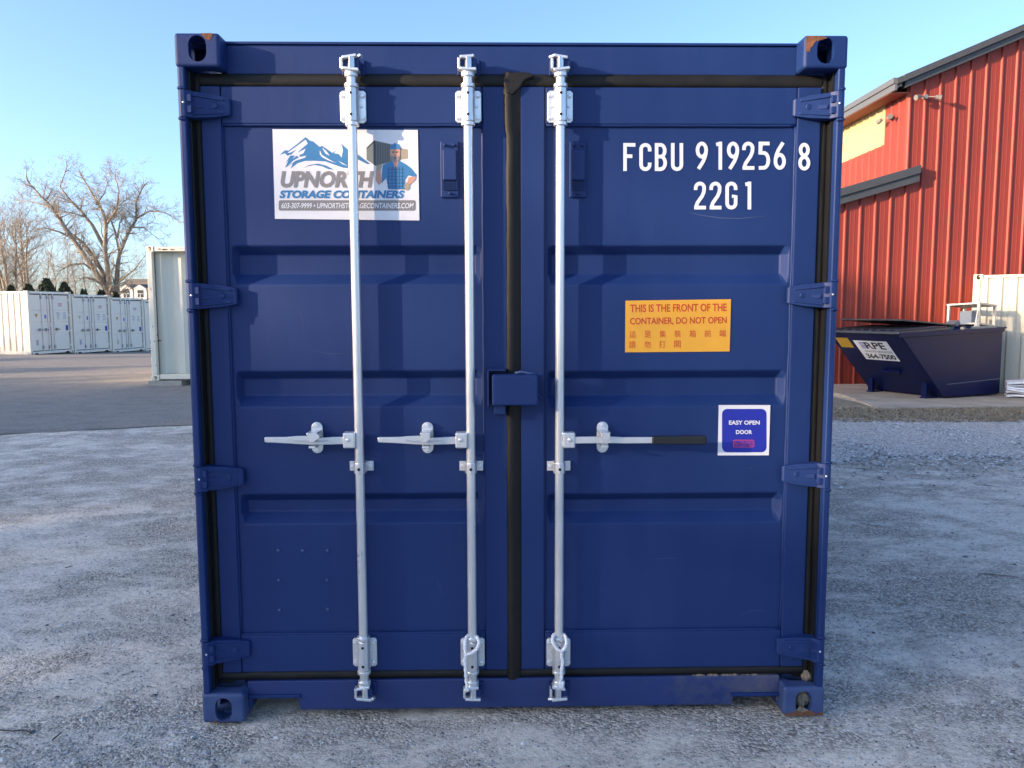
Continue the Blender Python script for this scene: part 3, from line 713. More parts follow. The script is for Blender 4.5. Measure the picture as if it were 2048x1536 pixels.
# yellow notice
YK = lambda x, y: (1230+x/7.877, 580+y/7.877)
note = empty('yellow_notice'); note.parent = main
poly_obj('notice_sheet', [YK(*p) for p in ((165, 168), (1828, 145), (1806, 968), (158, 982))], YELV, note, YS0)
def ty(body, box, bold=.018, skew=-.012, sp=1.0): return text_px('notice_lettering', body, (*YK(box[0], box[1]), *YK(box[2], box[3])), REDP, note, YS0-.0006, bold=bold, skew=skew, spacing=sp)
ty('THIS IS THE FRONT OF THE', (240, 228, 1760, 352)); ty('CONTAINER, DO NOT OPEN', (235, 438, 1760, 562))
for i, ch in enumerate('這是集裝箱前端'): ty(ch, (228+236*i, 645-3*i, 330+236*i, 755-3*i), bold=0)
for i, ch in enumerate('請勿打開'): ty(ch, (222+236*i, 805-3*i, 325+236*i, 916-3*i), bold=0)
# blue notice
EK = lambda x, y: (1080+x/4.2667, 800+y/4.2667)
eo = empty('blue_notice'); eo.parent = main
poly_obj('notice_sheet', [EK(*p) for p in ((1525, 43), (1966, 43), (1953, 472), (1516, 473))], WHITEV, eo, YS0)
poly_obj('notice_field', [EK(*p) for p in rrect(1553, 76, 1933, 446, 45, 7)], BLUEV, eo, YS0-.0005)
def te(name, body, box, m, bold=.02): return text_px(name, body, (*EK(box[0], box[1]), *EK(box[2], box[3])), m, eo, YS0-.0010, bold=bold)
te('notice_lettering', 'EASY OPEN', (1612, 175, 1875, 211), WHITEV, .03); te('notice_lettering', 'DOOR', (1672, 256, 1810, 291), WHITEV, .03)
te('notice_lettering', 'PATENTED', (1660, 355, 1818, 391), PINKR, 0)
ro = [EK(*p) for p in rrect(1648, 340, 1828, 404, 14)]; ri = [EK(*p) for p in rrect(1654, 346, 1822, 398, 9)]
b = MB(); n = len(ro); b.add([U(*p, YS0-.0010) for p in ro+ri], [(i, (i+1) % n, n+(i+1) % n, n+i) for i in range(n)]); b.build('notice_frame', PINKR, eo)
# container number in stroked stencil letters
l_, r_, sw = .065, .375, .13
def arc(cx, cy, rx, ry, a0, a1, n=10): return [(cx+rx*math.cos(R(a0+(a1-a0)*i/n)), cy+ry*math.sin(R(a0+(a1-a0)*i/n))) for i in range(n+1)]
nine = [arc(.22, .70, .155, .235, 0, 360, 22), [(.375, .72), (.368, .60), (.335, .46), (.27, .30), (.10, .03)]]
GL = {'F': [[(l_, 0), (l_, 1)], [(l_, .935), (.44, .935)], [(l_, .53), (.33, .53)]],
 'C': [[(r_, .70)]+arc(.22, .78, .155, .155, 0, 180)+arc(.22, .22, .155, .155, 180, 360)+[(r_, .30)]],
 'U': [[(l_, 1)]+arc(.22, .22, .155, .155, 180, 360)+[(r_, 1)]],
 'B': [[(l_, 0), (l_, 1)], [(l_, .935)]+arc(.21, .725, .150, .21, 90, -90)+[(l_, .515)], [(l_, .515)]+arc(.21, .29, .165, .225, 90, -90)+[(l_, .065)]],
 'G': [[(r_, .70)]+arc(.22, .78, .155, .155, 0, 180)+arc(.22, .22, .155, .155, 180, 360)+[(r_, .47), (.24, .47)]],
 '9': nine, '6': [[(.44-x, 1-y) for x, y in s] for s in nine],
 '8': [arc(.22, .74, .135, .195, 0, 360, 20), arc(.22, .275, .155, .21, 0, 360, 20)],
 '1': [[(.28, 0), (.28, 1)], [(.28, .93), (.13, .90)]],
 '2': [[(l_, .70)]+arc(.22, .77, .155, .165, 180, -10)+[(.36, .62), (.30, .48), (.13, .24), (.09, .13), (.075, .0)], [(.012, .065), (.44, .065)]],
 '5': [[(.42, .935), (.10, .935), (.085, .56), (.18, .60)]+arc(.21, .335, .165, .265, 80, -95)+[(.03, .065)]]}
def stroke_mesh(m, pts, w, fn):
    n = len(pts); V2 = [Vector(p) for p in pts]; Lf = []; Rg = []
    for i in range(n):
        d = (V2[min(i+1, n-1)]-V2[max(i-1, 0)])
        if (V2[0]-V2[-1]).length < 1e-4 and i in (0, n-1): d = V2[1]-V2[-2]
        d.normalize(); k = 1.0
        if 0 < i < n-1:
            a = (V2[i]-V2[i-1]).normalized(); k = min(1.6, 1/max(.5, abs(a.dot(d))))
        q = Vector((-d.y, d.x))*w/2*k; Lf.append(V2[i]+q); Rg.append(V2[i]-q)
    m.add([fn(p) for p in Lf]+[fn(p) for p in Rg], [(i, i+1, n+i+1, n+i) for i in range(n-1)])
NK = lambda x, y: (1200+x/4.452, 240+y/4.452)
number = empty('painted_number'); number.parent = main
def glyph(ch, x, ytop, ybot, y):
    m = MB(); h = (ybot-ytop); w = h*.99
    for j, pts in enumerate(GL[ch]):
        stroke_mesh(m, pts, sw, lambda p, j=j: U(*NK(x+p.x*w, ybot-p.y*h), y-.0003*j))
    m.build('painted_character', WHITEP, number)
yl = Y_P-.0015
for ch, x in zip('FCBU', (207, 350, 488, 632)): glyph(ch, x, 205, 454, yl)
for ch, x in zip('919256', (852, 1002, 1130, 1266, 1406, 1546)): glyph(ch, x, 193, 443, yl)
glyph('8', 1765, 203, 450, Y_D-.0045)
for ch, x in zip('22G1', (836, 974, 1116, 1262)): glyph(ch, x, 549, 796, yl)
SCR = mat('pale_scratch', (.045, .07, .17), .7)
def scratch(pts, w):
    m = MB(); v = []
    for i, (x, y) in enumerate(pts):
        p = U(x, y, YS0+.0012); t = w*math.sin(math.pi*(i+.4)/len(pts)); v += [(p.x-t*.4, p.y, p.z-t), (p.x+t*.4, p.y, p.z+t)]
    m.add(v, [(2*i, 2*i+2, 2*i+3, 2*i+1) for i in range(len(pts)-1)]); m.build('scratch', SCR, main)
for pts, w in ((((1374, 424), (1400, 430), (1440, 436), (1480, 437), (1530, 432)), .0016), (((518, 402), (524, 390), (531, 372)), .0014), (((1497, 936), (1500, 935), (1506, 936)), .0012), (((600, 620), (606, 640), (609, 668)), .001), (((1300, 1120), (1330, 1116), (1352, 1117)), .001), (((870, 1150), (880, 1175), (884, 1190)), .001), (((1480, 1230), (1500, 1222), (1530, 1221)), .0011), (((620, 700), (660, 708), (690, 706)), .0009)): scratch(pts, w)
for i in range(46):
    x, y = random.choice((random.uniform(490, 960), random.uniform(1100, 1560))), random.choice((random.uniform(260, 480), random.uniform(580, 730), random.uniform(820, 980), random.uniform(1060, 1260)))
    p = U(x, y, YS0+.0012); r1 = random.uniform(.0008, .0022); b = MB(); b.add([(p.x+r1*math.cos(a)*random.uniform(.6, 1.3), p.y, p.z+r1*math.sin(a)*random.uniform(.6, 1.3)) for a in (0, 1.2, 2.5, 3.8, 5.1)], [(0, 1, 2, 3, 4)]); b.build('paint_chip', SCR, main)
# rust and mud on the castings
def patch(pts, y, m, name='rust_patch'):
    o = []
    for i, p in enumerate(pts):
        q = pts[(i+1) % len(pts)]; o.append(p)
        for k in (1, 2): o.append((p[0]+(q[0]-p[0])*k/3+random.uniform(-1, 1), p[1]+(q[1]-p[1])*k/3+random.uniform(-1, 1)))
    poly_obj(name, o, m, main, y)
patch([(401, 66), (424, 66), (424, 74), (418, 81), (414, 79), (408, 74)], -.0008, RUST)
patch([(1613, 72), (1648, 72), (1655, 76), (1644, 80), (1632, 82), (1622, 95), (1619, 104), (1612, 103)], -.0008, RUST)
patch([(1570, 1424), (1580, 1428), (1592, 1420), (1606, 1425), (1620, 1420), (1632, 1428), (1645, 1422), (1646, 1431), (1571, 1432)], -.0010, RUST)
patch([(1600, 1412), (1612, 1418), (1622, 1424), (1612, 1430), (1598, 1428), (1593, 1420)], -.0006, MUD, 'mud_patch')
patch([(429, 1440), (434, 1441), (433, 1446), (428, 1446)], -.0008, RUST)
def clump(name, c, r, m, parent, sq=(1, 1, 1), sub=2):
    b = bmesh.new(); bmesh.ops.create_icosphere(b, subdivisions=sub, radius=r)
    for v in b.verts:
        d = 1+.25*noisy(v.co.x*60/ max(r*40, .5), v.co.z*70+v.co.y*50); v.co = Vector((v.co.x*sq[0]*d, v.co.y*sq[1]*d, v.co.z*sq[2]*d))
    me = bpy.data.meshes.new(name); b.to_mesh(me); b.free()
    o = link(name, me, m, parent, smooth=False); o.location = c; return o
cc = U(1606, 1400, .02); clump('mud_plug', (cc.x, .040, cc.z), .032, MUD, main, (.95, .8, 1.25), 3)
cc = U(1627, 1362, .03); clump('mud_clod', (1.170, .06, .118+.018), .020, MUD, main, (1, 1, 1), 2)
for i in range(14):
    x = U(1380+i*9+random.uniform(-14, 14), 1350, .06).x; clump('mud_clod', (x, .066, Z_ST+.001), random.uniform(.004, .011), MUD, main, (random.uniform(1.2, 2.6), .7, .5), 1)

# ropes tied to the bars: separate things hanging from them
def rope(label, pts):
    P = [U(880+x/6.4, 1240+y/6.4, yy) for x, y, yy in pts]; Q = []
    for i in range(len(P)-1):
        p0, p1, p2, p3 = P[max(i-1, 0)], P[i], P[i+1], P[min(i+2, len(P)-1)]
        for k in range(6):
            t = k/6; Q.append(.5*((2*p1)+(p2-p0)*t+(2*p0-5*p1+4*p2-p3)*t*t+(3*p1-p0-3*p2+p3)*t**3))
    Q.append(P[-1])
    return tag(MB().tube(Q, [.0068+.0014*math.sin(i*1.9) for i in range(len(Q))], 8).build('rope', ROPE, None, smooth=True), label, 'rope', 'ropes on the locking bars')
rope('white rope hanging from the middle locking bar, left of the door seam',
     [(330, 440, -.004), (316, 330, .0), (330, 240, .012), (365, 200, .03), (405, 190, .056), (450, 200, .03), (488, 245, .010), (496, 310, -.002), (460, 380, -.004), (400, 425, -.006), (338, 446, -.006), (322, 480, -.006), (326, 600, -.006), (334, 740, -.008), (344, 850, -.010), (330, 895, -.008), (352, 900, -.010), (356, 870, -.012)])
rope('white rope hanging from the locking bar right of the door seam',
     [(1548, 400, -.006), (1480, 350, -.004), (1440, 270, .0), (1450, 205, .014), (1480, 180, .035), (1525, 175, .056), (1580, 185, .03), (1612, 230, .012), (1618, 300, .0), (1590, 370, -.006), (1556, 405, -.006), (1560, 470, -.006), (1570, 540, -.006), (1556, 640, -.006), (1552, 740, -.010), (1535, 830, -.014), (1560, 860, -.016), (1572, 780, -.012)])

#PART2
# ================================================================== BACKGROUND CONTAINERS
CREAM = mat('cream_container_paint', (.88, .78, .62), .55, var=.04, vscale=1.5, bump=.06, bscale=9)
CREAMW = mat('weathered_cream_paint', (.80, .735, .58), .6, col2=(.85, .78, .62), vscale=1.2, bump=.06, bscale=8)
SEALB = mat('dark_door_gap', (.045, .045, .045), .7)
STEELG = mat('dull_grey_steel', (.30, .30, .29), .5, .4)
ORANGEP = print_mat('orange_print', (.60, .25, .03)); REDL = print_mat('faded_red_print', (.55, .22, .22)); BLUEL = print_mat('faded_blue_print', (.10, .14, .50)); GREYL = print_mat('faded_grey_print', (.36, .37, .38)); YELL = print_mat('faded_yellow_print', (.55, .50, .20))
def box_container(label, loc, rz, L, H, paint, corr_front=False, hw=1.219, front_prof=None, group=None, frontpitch=.278):
    c = empty('shipping_container', loc, rz); tag(c, label, 'container', group)
    for sx in (1, -1):
        for sz in (1, -1):
            casting(c, paint, sx, sz, 0, -hw*sx, 0 if sz == 1 else H)
            casting(c, paint, sx, sz, L, -hw*sx, 0 if sz == 1 else H, True)
    for s in (-1, 1):
        for y0, y1 in ((.006, .12), (L-.12, L-.006)):
            MB().box(min(s*1.213, s*1.10)*hw/1.219, max(s*1.213, s*1.10)*hw/1.219, y0, y1, .117, H-.117).build('corner_post', paint, c, bevel=.01)
        prof = corrugate(L-.24, 0, 0)
        wall_mesh(prof, lambda a, d, z, s=s: (s*(hw-.012-d), .12+a, z), .12, H-.06).build('side_wall', paint, c)
        for z0, z1, nm in ((.03, .17, 'bottom_rail'), (H-.10, H-.02, 'top_rail')):
            x0, x1 = sorted((s*(hw-.065), s*(hw-.006))); MB().box(x0, x1, .17, L-.17, z0, z1).build(nm, paint, c, bevel=.005)
    wall_mesh(corrugate(2*hw-.2, 0, 0), lambda a, d, z: (-hw+.1+a, L-.02-d, z), .1, H-.1).build('end_wall', paint, c)
    MB().box(-hw+.05, hw-.05, .05, L-.05, H-.045, H-.02).build('roof', paint, c)
    MB().box(-hw+.17, hw-.17, .012, .13, H-.105, H-.012).build('header', paint, c, bevel=.006)
    MB().box(-hw+.17, hw-.17, .012, .13, .03, .135).build('sill', paint, c, bevel=.006)
    if corr_front:
        wall_mesh(corrugate(2*hw-.2, 0, 0, depth=.05, pitch=frontpitch, flat=.14, slope=.07), lambda a, d, z: (-hw+.1+a, .20+d, z), .13, H-.1).build('front_wall', paint, c)
    return c
def door_end(c, H, variant=0):
    hw = 1.219
    MB().box(-hw+.11, hw-.11, .075, .09, .13, H-.10).build('door_seal', SEALB, c)
    for s in (-1, 1):
        d = empty('door'); d.parent = c
        x0, x1 = (-1.075, -.022) if s < 0 else (.022, 1.055)
        zs = [.165, .83, 1.32, 1.80, H-.15]
        for i in range(4):
            MB().box(x0, x1, .045, .078, zs[i]+(.014 if i else 0), zs[i+1]-(.014 if i < 3 else 0)).build('panel', CREAM, d, bevel=.012)
        MB().box(x0, x1, .060, .0785, .17, H-.155).build('backing_sheet', CREAM, d)
        for z in (.33, .95, 1.60, 2.25): MB().box(min(s*1.20, s*1.03), max(s*1.20, s*1.03), .02, .05, z-.045, z+.045).build('hinge', CREAM, d, bevel=.01)
    MB().box(-.06, .09, .0, .05, 1.12, 1.30).build('lock_box', CREAM, c, bevel=.01)
    for x in (-.48, -.14, .17):
        T = empty('locking_bar'); T.parent = c
        MB().cyl((x, .025, .10), (x, .025, H-.06), .018, 8).build('rod', GALV, T)
        for z in (.30, H-.24): MB().box(x-.045, x+.045, .012, .05, z-.075, z+.075).build('bearing_bracket', STEELG, T, bevel=.008)
        for z in (.11, H-.07): MB().box(x-.04, x+.04, .004, .05, z-.03, z+.03).build('cam', GALV, T, bevel=.006)
        hs = 1 if x > 0 else -1; zh = 1.02
        MB().box(min(x, x+hs*.30), max(x, x+hs*.30), .0, .018, zh-.018, zh+.018).build('handle', STEELG if x < 0 else GRIP_SHADE, T, bevel=.005)
        MB().box(x+hs*.15-.025, x+hs*.15+.025, -.008, .05, zh-.06, zh+.06).build('handle_catch', STEELG, T, bevel=.006)
    def flat(name, pts, m):
        b = MB(); b.add([(x, .0435, z) for x, z in pts], [tuple(range(len(pts)))]); b.build(name, m, c)
    q = lambda x, z, w, h: [(x-w/2, z-h/2), (x+w/2, z-h/2), (x+w/2, z+h/2), (x-w/2, z+h/2)]
    yt = (ORANGEP, YELL, ORANGEP, YELL)[variant]
    flat('triangle_sticker', [(-.86, 1.66), (-.68, 1.66), (-.77, 1.49)], yt)
    flat('blue_sticker', q(-.28, 1.55, .10, .16), BLUEL)
    flat('red_print', q(.58, 2.08, .22, .05), REDL); flat('red_print', q(.58, 2.00, .22, .04), REDL)
    for i in range(4):
        flat('grey_print', q(.44+.02*(i % 2), 1.70-.08*i, .20-.03*i, .04), GREYL); flat('grey_print', q(.82, 1.70-.08*i, .18, .035), GREYL)
    flat('blue_sticker', q(.93, 1.07, .15, .22), BLUEV)
    flat('white_sticker', q(-.78, .50, .12, .22), GREYL if variant != 2 else YELL)
    for x in (-.90, .86): MB().box(x-.09, x+.09, .004, .013, .012, .075).build('forklift_slot', DARK, c)
RD = Vector((.17, .985, 0)).normalized(); rth = math.atan2(RD.y, RD.x)
P0 = Vector((-18.85, 28.45, 0)); labs = ['cream container with sunlit corrugated side, nearest of the row below the bare trees',
    'cream container second in the far row, doors facing right', 'cream container third in the far row, below the big bare tree',
    'cream container at the far end of the row, mostly hidden by the nearer grey one']
proto = None
for i in range(4):
    p = P0+RD*(1.219+i*2.50); z = gz(p.x, p.y)-.02*i
    c = box_container(labs[i], (p.x, p.y, [-.12, -.20, -.29, -.37][i]), rth, 6.058, 2.591, CREAM, group='cream containers in the far row')
    door_end(c, 2.591, i)
    if i == 0:
        b = MB(); b.add([(-1.2105, 1.55, 1.62), (-1.2105, 1.85, 1.62), (-1.2105, 1.85, 1.88), (-1.2105, 1.55, 1.88)], [(0, 1, 2, 3)]); b.build('orange_sticker', ORANGEP, c)
# nearer one, left of the blue container, end wall towards us, on timber blocks
NP = U(290, 500, 13.75)
near = box_container('pale grey-cream container standing close behind the blue one, corner post sunlit', (NP.x+1.232, 13.75, .13), R(0), 6.058, 2.86, CREAMW, corr_front=True, frontpitch=.42)
for x, z, w in ((-.82, 2.79, .16), (-.66, 2.785, .10), (-.93, 2.80, .08)):
    b = MB(); n = 9; b.add([(x+w*.5*math.cos(6.283*i/n)*random.uniform(.6, 1.2), .0105, z+.018*math.sin(6.283*i/n)*random.uniform(.5, 1.3)) for i in range(n)], [tuple(range(n))]); b.build('rust_patch', RUST, near)
for x, z, w, h in ((-1.15, 1.95, .012, .06), (-1.15, 1.16, .012, .05), (-1.06, .98, .02, .035), (-1.02, .86, .09, .03), (-1.13, .85, .03, .02), (-1.12, .33, .01, .06)):
    b = MB(); n = 8; b.add([(x+w*.5*math.cos(6.283*i/n)*random.uniform(.6, 1.3), .0045, z+h*.5*math.sin(6.283*i/n)*random.uniform(.6, 1.3)) for i in range(n)], [tuple(range(n))]); b.build('rust_spot', RUST, near)
WOODB = mat('weathered_timber', (.33, .30, .25), .9, col2=(.45, .42, .36), vscale=12, bump=.3, bscale=40)
for i, (dx, lab) in enumerate(((-1.0, 'timber block under the sunlit corner of the near cream container'), (1.0, 'timber block under the hidden corner of the near cream container'))):
    tag(MB().box(NP.x+1.232+dx-.30, NP.x+1.232+dx+.42, 13.74, 14.3, -.02, .128).build('timber_block', WOODB, None, bevel=.012), lab, 'block')
# ================================================================== RED METAL BUILDING
WY = 13.3
REDM = mat('red_metal_siding', (.225, .028, .016), .6, var=.16, vscale=.9, bump=.05, bscale=3, stretch=(1, 1, .25))
CHAR = mat('charcoal_trim', (.045, .050, .055), .45, var=.08)
ROOFM = mat('dark_roof_metal', (.05, .052, .056), .5, var=.1)
YPAN = mat('pale_yellow_translucent_panel', (.42, .34, .16), .4, var=.08, vscale=2)
WOODR = mat('red_brown_soffit', (.28, .07, .04), .7, var=.15)
bld = empty('metal_building', (8.2, WY, 0))
tag(bld, 'red ribbed metal building with dark roof trim behind the dumpster', 'building')
def W2L(v): return v-Vector((8.2, WY, 0))
pc = U(1817, 195, WY); XC = pc.x                       # corner of the tall part
pA, pB = U(1812, 176, WY), U(2048, 76, WY)             # lower edge of rake trim
slope = (pB.z-pA.z)/(pB.x-pA.x)
def top_main(x): return pA.z+slope*(x-pA.x)
XRG = XC+7.0
def top_full(x): return top_main(x) if x < XRG else top_main(2*XRG-x)
lA, lB = U(1685, 408, WY), U(1832, 365, WY); ls = (lB.z-lA.z)/(lB.x-lA.x)
def top_lean(x): return lA.z+ls*(x-lA.x)
def panel_rib(name, x0, x1, topf, z0, y, parent, m, pitch=.3135, dirx=True, fn=None):
    n = int(round((x1-x0)/pitch)); prof = []
    for i in range(n):
        s = x0+i*pitch
        prof += [(s, 0), (s+.020, .032), (s+.046, .032), (s+.066, 0), (s+.135, 0), (s+.142, .0025), (s+.156, .0025), (s+.163, 0), (s+.222, 0), (s+.229, .0025), (s+.243, .0025), (s+.250, 0)]
    prof.append((x1, 0)); b = MB(); k = len(prof)
    f_ = fn or (lambda s, d, z: (s, y-d, z))
    b.add([W2L(Vector(f_(s, d, z0))) for s, d in prof]+[W2L(Vector(f_(s, d, topf(s)))) for s, d in prof], [(i, i+1, k+i+1, k+i) for i in range(k-1)])
    b.build(name, m, parent)
pw = .3135*3
x = XC
while x < XRG*2-XC-.1: panel_rib('wall_panel', x, x+pw, lambda s: top_full(s)+.12, -.10, WY, bld, REDM); x += pw
x = XC
for i in range(6): panel_rib('wall_panel', x-pw, x, lambda s: top_lean(s)+.12, -.10, WY, bld, REDM); x -= pw
XLE = x
# side wall above the lean-to, facing left
z_eave = pA.z+.12
def side(name, y0, y1, z0, z1, m, off=0):
    panel_rib(name, y0, y1, lambda s: z1, z0, 0, bld, m, fn=lambda s, d, z: (XC-d-off, s, z))
zy = U(1777, 289, WY+.9).z
y = WY
for i in range(16):
    side('wall_panel', y, y+pw, 2.6, zy if i else z_eave, REDM)
    if i: side('translucent_panel', y, y+pw, zy, z_eave, YPAN)
    y += pw
YE = y
# roofs
th = .10
for s in (0, 1):
    a = Vector((XC-.35, 0, top_main(XC-.35)+.14)); b_ = Vector((XRG, 0, top_main(XRG)+.14))
    if s: a = Vector((2*XRG-XC+.35, 0, a.z))
    m = MB(); y0, y1 = WY-.22, YE+.2
    v = [(p.x-8.2, yy-WY, p.z+dz) for dz in (0, th) for yy in (y0, y1) for p in (a, b_)]
    m.add(v, [(0, 1, 3, 2), (4, 6, 7, 5), (0, 4, 5, 1), (2, 3, 7, 6), (0, 2, 6, 4), (1, 5, 7, 3)]); m.build('roof_slope', ROOFM, bld)
# roof ribs stepping along the eave
for i in range(30):
    yy = WY-.1+i*.52; p = Vector((XC-.36, yy, top_main(XC-.36)+.14+th)); q = Vector((XC+1.2, yy, top_main(XC+1.2)+.14+th))
    m = MB(); d = (q-p)/2; m.obox(W2L((p+q)/2), d, (0, .035, 0), (0, 0, .03)); m.build('roof_rib', ROOFM, bld)
# rake trim: two stepped boards on the gable, and on the lean-to
def rake(x0, x1, f, zlo, zhi, y0, y1, name, m=CHAR):
    b = MB(); P = [(x0, f(x0)+zlo), (x1, f(x1)+zlo), (x1, f(x1)+zhi), (x0, f(x0)+zhi)]
    b.prism([(a-8.2, c) for a, c in P], y0-WY, y1-WY); b.build(name, m, bld, bevel=.008)
rake(XC-.16, XRG, top_main, 0, .13, WY-.16, WY-.02, 'rake_trim'); rake(XC-.20, XRG, top_main, .132, .27, WY-.20, WY-.02, 'rake_trim')
rake(2*XRG-XC+.16, XRG, top_full, 0, .13, WY-.16, WY-.02, 'rake_trim'); rake(2*XRG-XC+.20, XRG, top_full, .132, .27, WY-.20, WY-.02, 'rake_trim')
xr = U(1833, 340, WY).x
rake(XLE-.2, xr, top_lean, 0, .16, WY-.15, WY-.035, 'lean_to_trim'); rake(XLE-.22, xr, top_lean, .162, .33, WY-.19, WY-.035, 'lean_to_trim')
m = MB(); v = []
for dz in (0, .08):
    for yy in (WY-.15, YE): v += [(XLE-.25-8.2, yy-WY, top_lean(XLE-.25)+.22+dz), (XC-.04-8.2, yy-WY, top_lean(XC)+.22+dz)]
m.add(v, [(0, 1, 3, 2), (4, 6, 7, 5), (0, 4, 5, 1), (2, 3, 7, 6), (0, 2, 6, 4), (1, 5, 7, 3)]); m.build('lean_to_roof', ROOFM, bld)
MB().box(XLE-8.2, XLE-8.2+.05, 0, YE-WY, -.1, top_lean(XLE)+.2).build('lean_to_side', REDM, bld)
# eave fascia and soffit of the left side
ze = top_main(XC-.35)
for z0, z1, xo in ((.02, .15, .40), (.152, .27, .43)):
    MB().box(XC-xo-8.2, XC-.34-8.2, -.20, YE-WY+.2, ze+z0, ze+z1).build('eave_fascia', mat('grey_fascia', (.10, .105, .11), .45), bld, bevel=.006)
MB().box(XC-.38-8.2, XC-.02-8.2, -.02, YE-WY, ze+.01, ze+.035).build('soffit', WOODR, bld)
MB().box(2*XRG-XC-8.2-.03, 2*XRG-XC-8.2, 0, YE-WY, -.1, pA.z+.1).build('far_side_wall', REDM, bld)
# flood lights
LAMPG = mat('grey_lamp_housing', (.16, .15, .14), .5)
for (px, py, lab) in ((1848, 195, 'small twin flood light under the gable trim of the red building'), (1781, 234, 'small flood light below the eave at the pale yellow panels')):
    p = U(px, py, WY-.05) if px > 1817 else U(px, py, WY+.55); F = empty('flood_light', p if px > 1817 else (XC-.05, WY+.55, p.z)); tag(F, lab, 'lamp', 'flood lights on the red building')
    ax = Vector((1, 0, 0)) if px > 1817 else Vector((0, 1, 0)); out = Vector((0, -1, 0)) if px > 1817 else Vector((-1, 0, 0))
    MB().cyl((0, 0, 0), out*.08, .05, 10).build('wall_plate', LAMPG, F)
    for s in (-1, 1):
        a = out*.06+ax*.04*s; b_ = out*.14+ax*.16*s+Vector((0, 0, -.02))
        MB().cyl(a, b_, .012, 6).build('lamp_arm', LAMPG, F); MB().cyl(b_, b_+ax*.10*s+out*.03+Vector((0, 0, -.03)), .035, 10, .055).build('lamp_head', LAMPG, F)

# white container in front of the red wall
PALE = mat('pale_ivory_container_paint', (.50, .47, .38), .55, var=.05, vscale=1.3)
wl = U(1947, 553, 11.75); WCH = 2.27
wc = empty('storage_container', (wl.x, 11.75, 0), R(-40)); tag(wc, 'ivory corrugated container between dumpster and red wall, upper half sunlit', 'container')
Lw, Dw = 6.0, 1.95
for x0 in (0, Lw-.12):
    for y0 in (0, Dw-.12): MB().box(x0, x0+.12, y0, y0+.12, .12, WCH-.115).build('corner_post', PALE, wc, bevel=.01)
for i, (sx, sz, bk) in enumerate([(a, b, c) for a in (1, -1) for b in (1, -1) for c in (0, 1)]):
    casting(wc, PALE, sx, sz, Dw if bk else 0, 0 if sx == 1 else Lw, 0 if sz == 1 else WCH, bool(bk))
wall_mesh(corrugate(Lw-.24, 0, 0, depth=.036, pitch=.235), lambda a, d, z: (.12+a, .02+d, z), .10, WCH-.05).build('side_wall', PALE, wc)
wall_mesh(corrugate(Lw-.24, 0, 0, depth=.036, pitch=.235), lambda a, d, z: (.12+a, Dw-.02-d, z), .10, WCH-.05).build('side_wall', PALE, wc)
for x in (.02, Lw-.05): MB().box(x, x+.03, .1, Dw-.1, .1, WCH-.05).build('end_wall', PALE, wc)
MB().box(.17, Lw-.17, .008, .07, WCH-.075, WCH-.02).build('top_rail', PALE, wc, bevel=.005); MB().box(.17, Lw-.17, .008, .07, .03, .15).build('bottom_rail', PALE, wc, bevel=.005)
MB().box(.05, Lw-.05, .05, Dw-.05, WCH-.05, WCH-.03).build('roof', PALE, wc)

# ================================================================== DUMPSTER
DB = mat('dumpster_blue_paint', (.004, .008, .050), .30, var=.2, vscale=3, bump=.06, bscale=6, spec=.16)
LIDM = mat('black_plastic_lid', (.030, .032, .036), .38, var=.2, vscale=5)
DO = Vector((7.75, 10.40, .047)); dth = math.atan2(.358, .934)
dump = empty('dumpster', DO, dth); tag(dump, 'dark blue slant-front waste dumpster with black lids on the concrete pad', 'dumpster')
WD = 1.62; TL = -1.11; BR = 1.42; zF, zB, zb0 = 1.16, 1.235, .035
# side panels, slant front, back, floor: plates 2 cm thick, hollow inside
sidep = [(.0, zb0), (BR, zb0), (BR, zB), (TL, zF)]
for y0, nm in ((0, 'side_panel'), (WD-.02, 'side_panel')):
    MB().prism(sidep, y0, y0+.02).build(nm, DB, dump, bevel=.004)
def plate(name, A, B, w0, w1, t, m=DB):
    d = (Vector((B[0]-A[0], 0, B[1]-A[1]))).normalized(); nrm = Vector((d.z, 0, -d.x)); b = MB()
    P = [Vector((A[0], 0, A[1])), Vector((B[0], 0, B[1]))]
    v = [p+nrm*k+Vector((0, w, 0)) for w in (w0, w1) for k in (0, t) for p in P]
    b.add(v, [(0, 1, 3, 2), (4, 6, 7, 5), (0, 4, 5, 1), (2, 3, 7, 6), (0, 2, 6, 4), (1, 5, 7, 3)]); return b.build(name, m, dump, bevel=.004)
plate('slant_front', (0, zb0+.004), (TL, zF-.002), .021, WD-.021, .02)
plate('back_panel', (BR-.002, zb0+.004), (BR-.002, zB), .021, WD-.021, -.02)
plate('floor_panel', (.03, zb0+.004), (BR-.03, zb0+.004), .021, WD-.021, .02)
MB().prism([(TL-.02, zF-.075), (BR+.012, zB-.075), (BR+.012, zB+.004), (TL-.02, zF+.004)], -.028, -.001).build('rim', DB, dump, bevel=.006)
MB().prism([(TL-.02, zF-.075), (BR+.012, zB-.075), (BR+.012, zB+.004), (TL-.02, zF+.004)], WD+.001, WD+.028).build('rim', DB, dump, bevel=.006)
MB().prism([(.08, .245), (BR-.002, .30), (BR-.002, .308), (.075, .253)], -.006, -.0005).build('weld_seam', mat('scuffed_edge', (.16, .17, .22), .6), dump)
for w in (.16, WD-.28):
    MB().box(-.235, -.155, w, w+.10, -.005, .30).build('leg', DB, dump, bevel=.008)
    MB().box(-.26, .05, w-.01, w+.11, -.006, .02).build('foot_plate', DB, dump, bevel=.004)
d = Vector((TL, 0, zF-zb0)).normalized(); nrm = Vector((-d.z, 0, d.x))*1.0
if nrm.z > 0: nrm = -nrm
def on_front(u, t): return Vector((0, u, zb0))+d*t       # u across width, t up the slant
FL = Vector((TL, 0, zF-zb0)).length
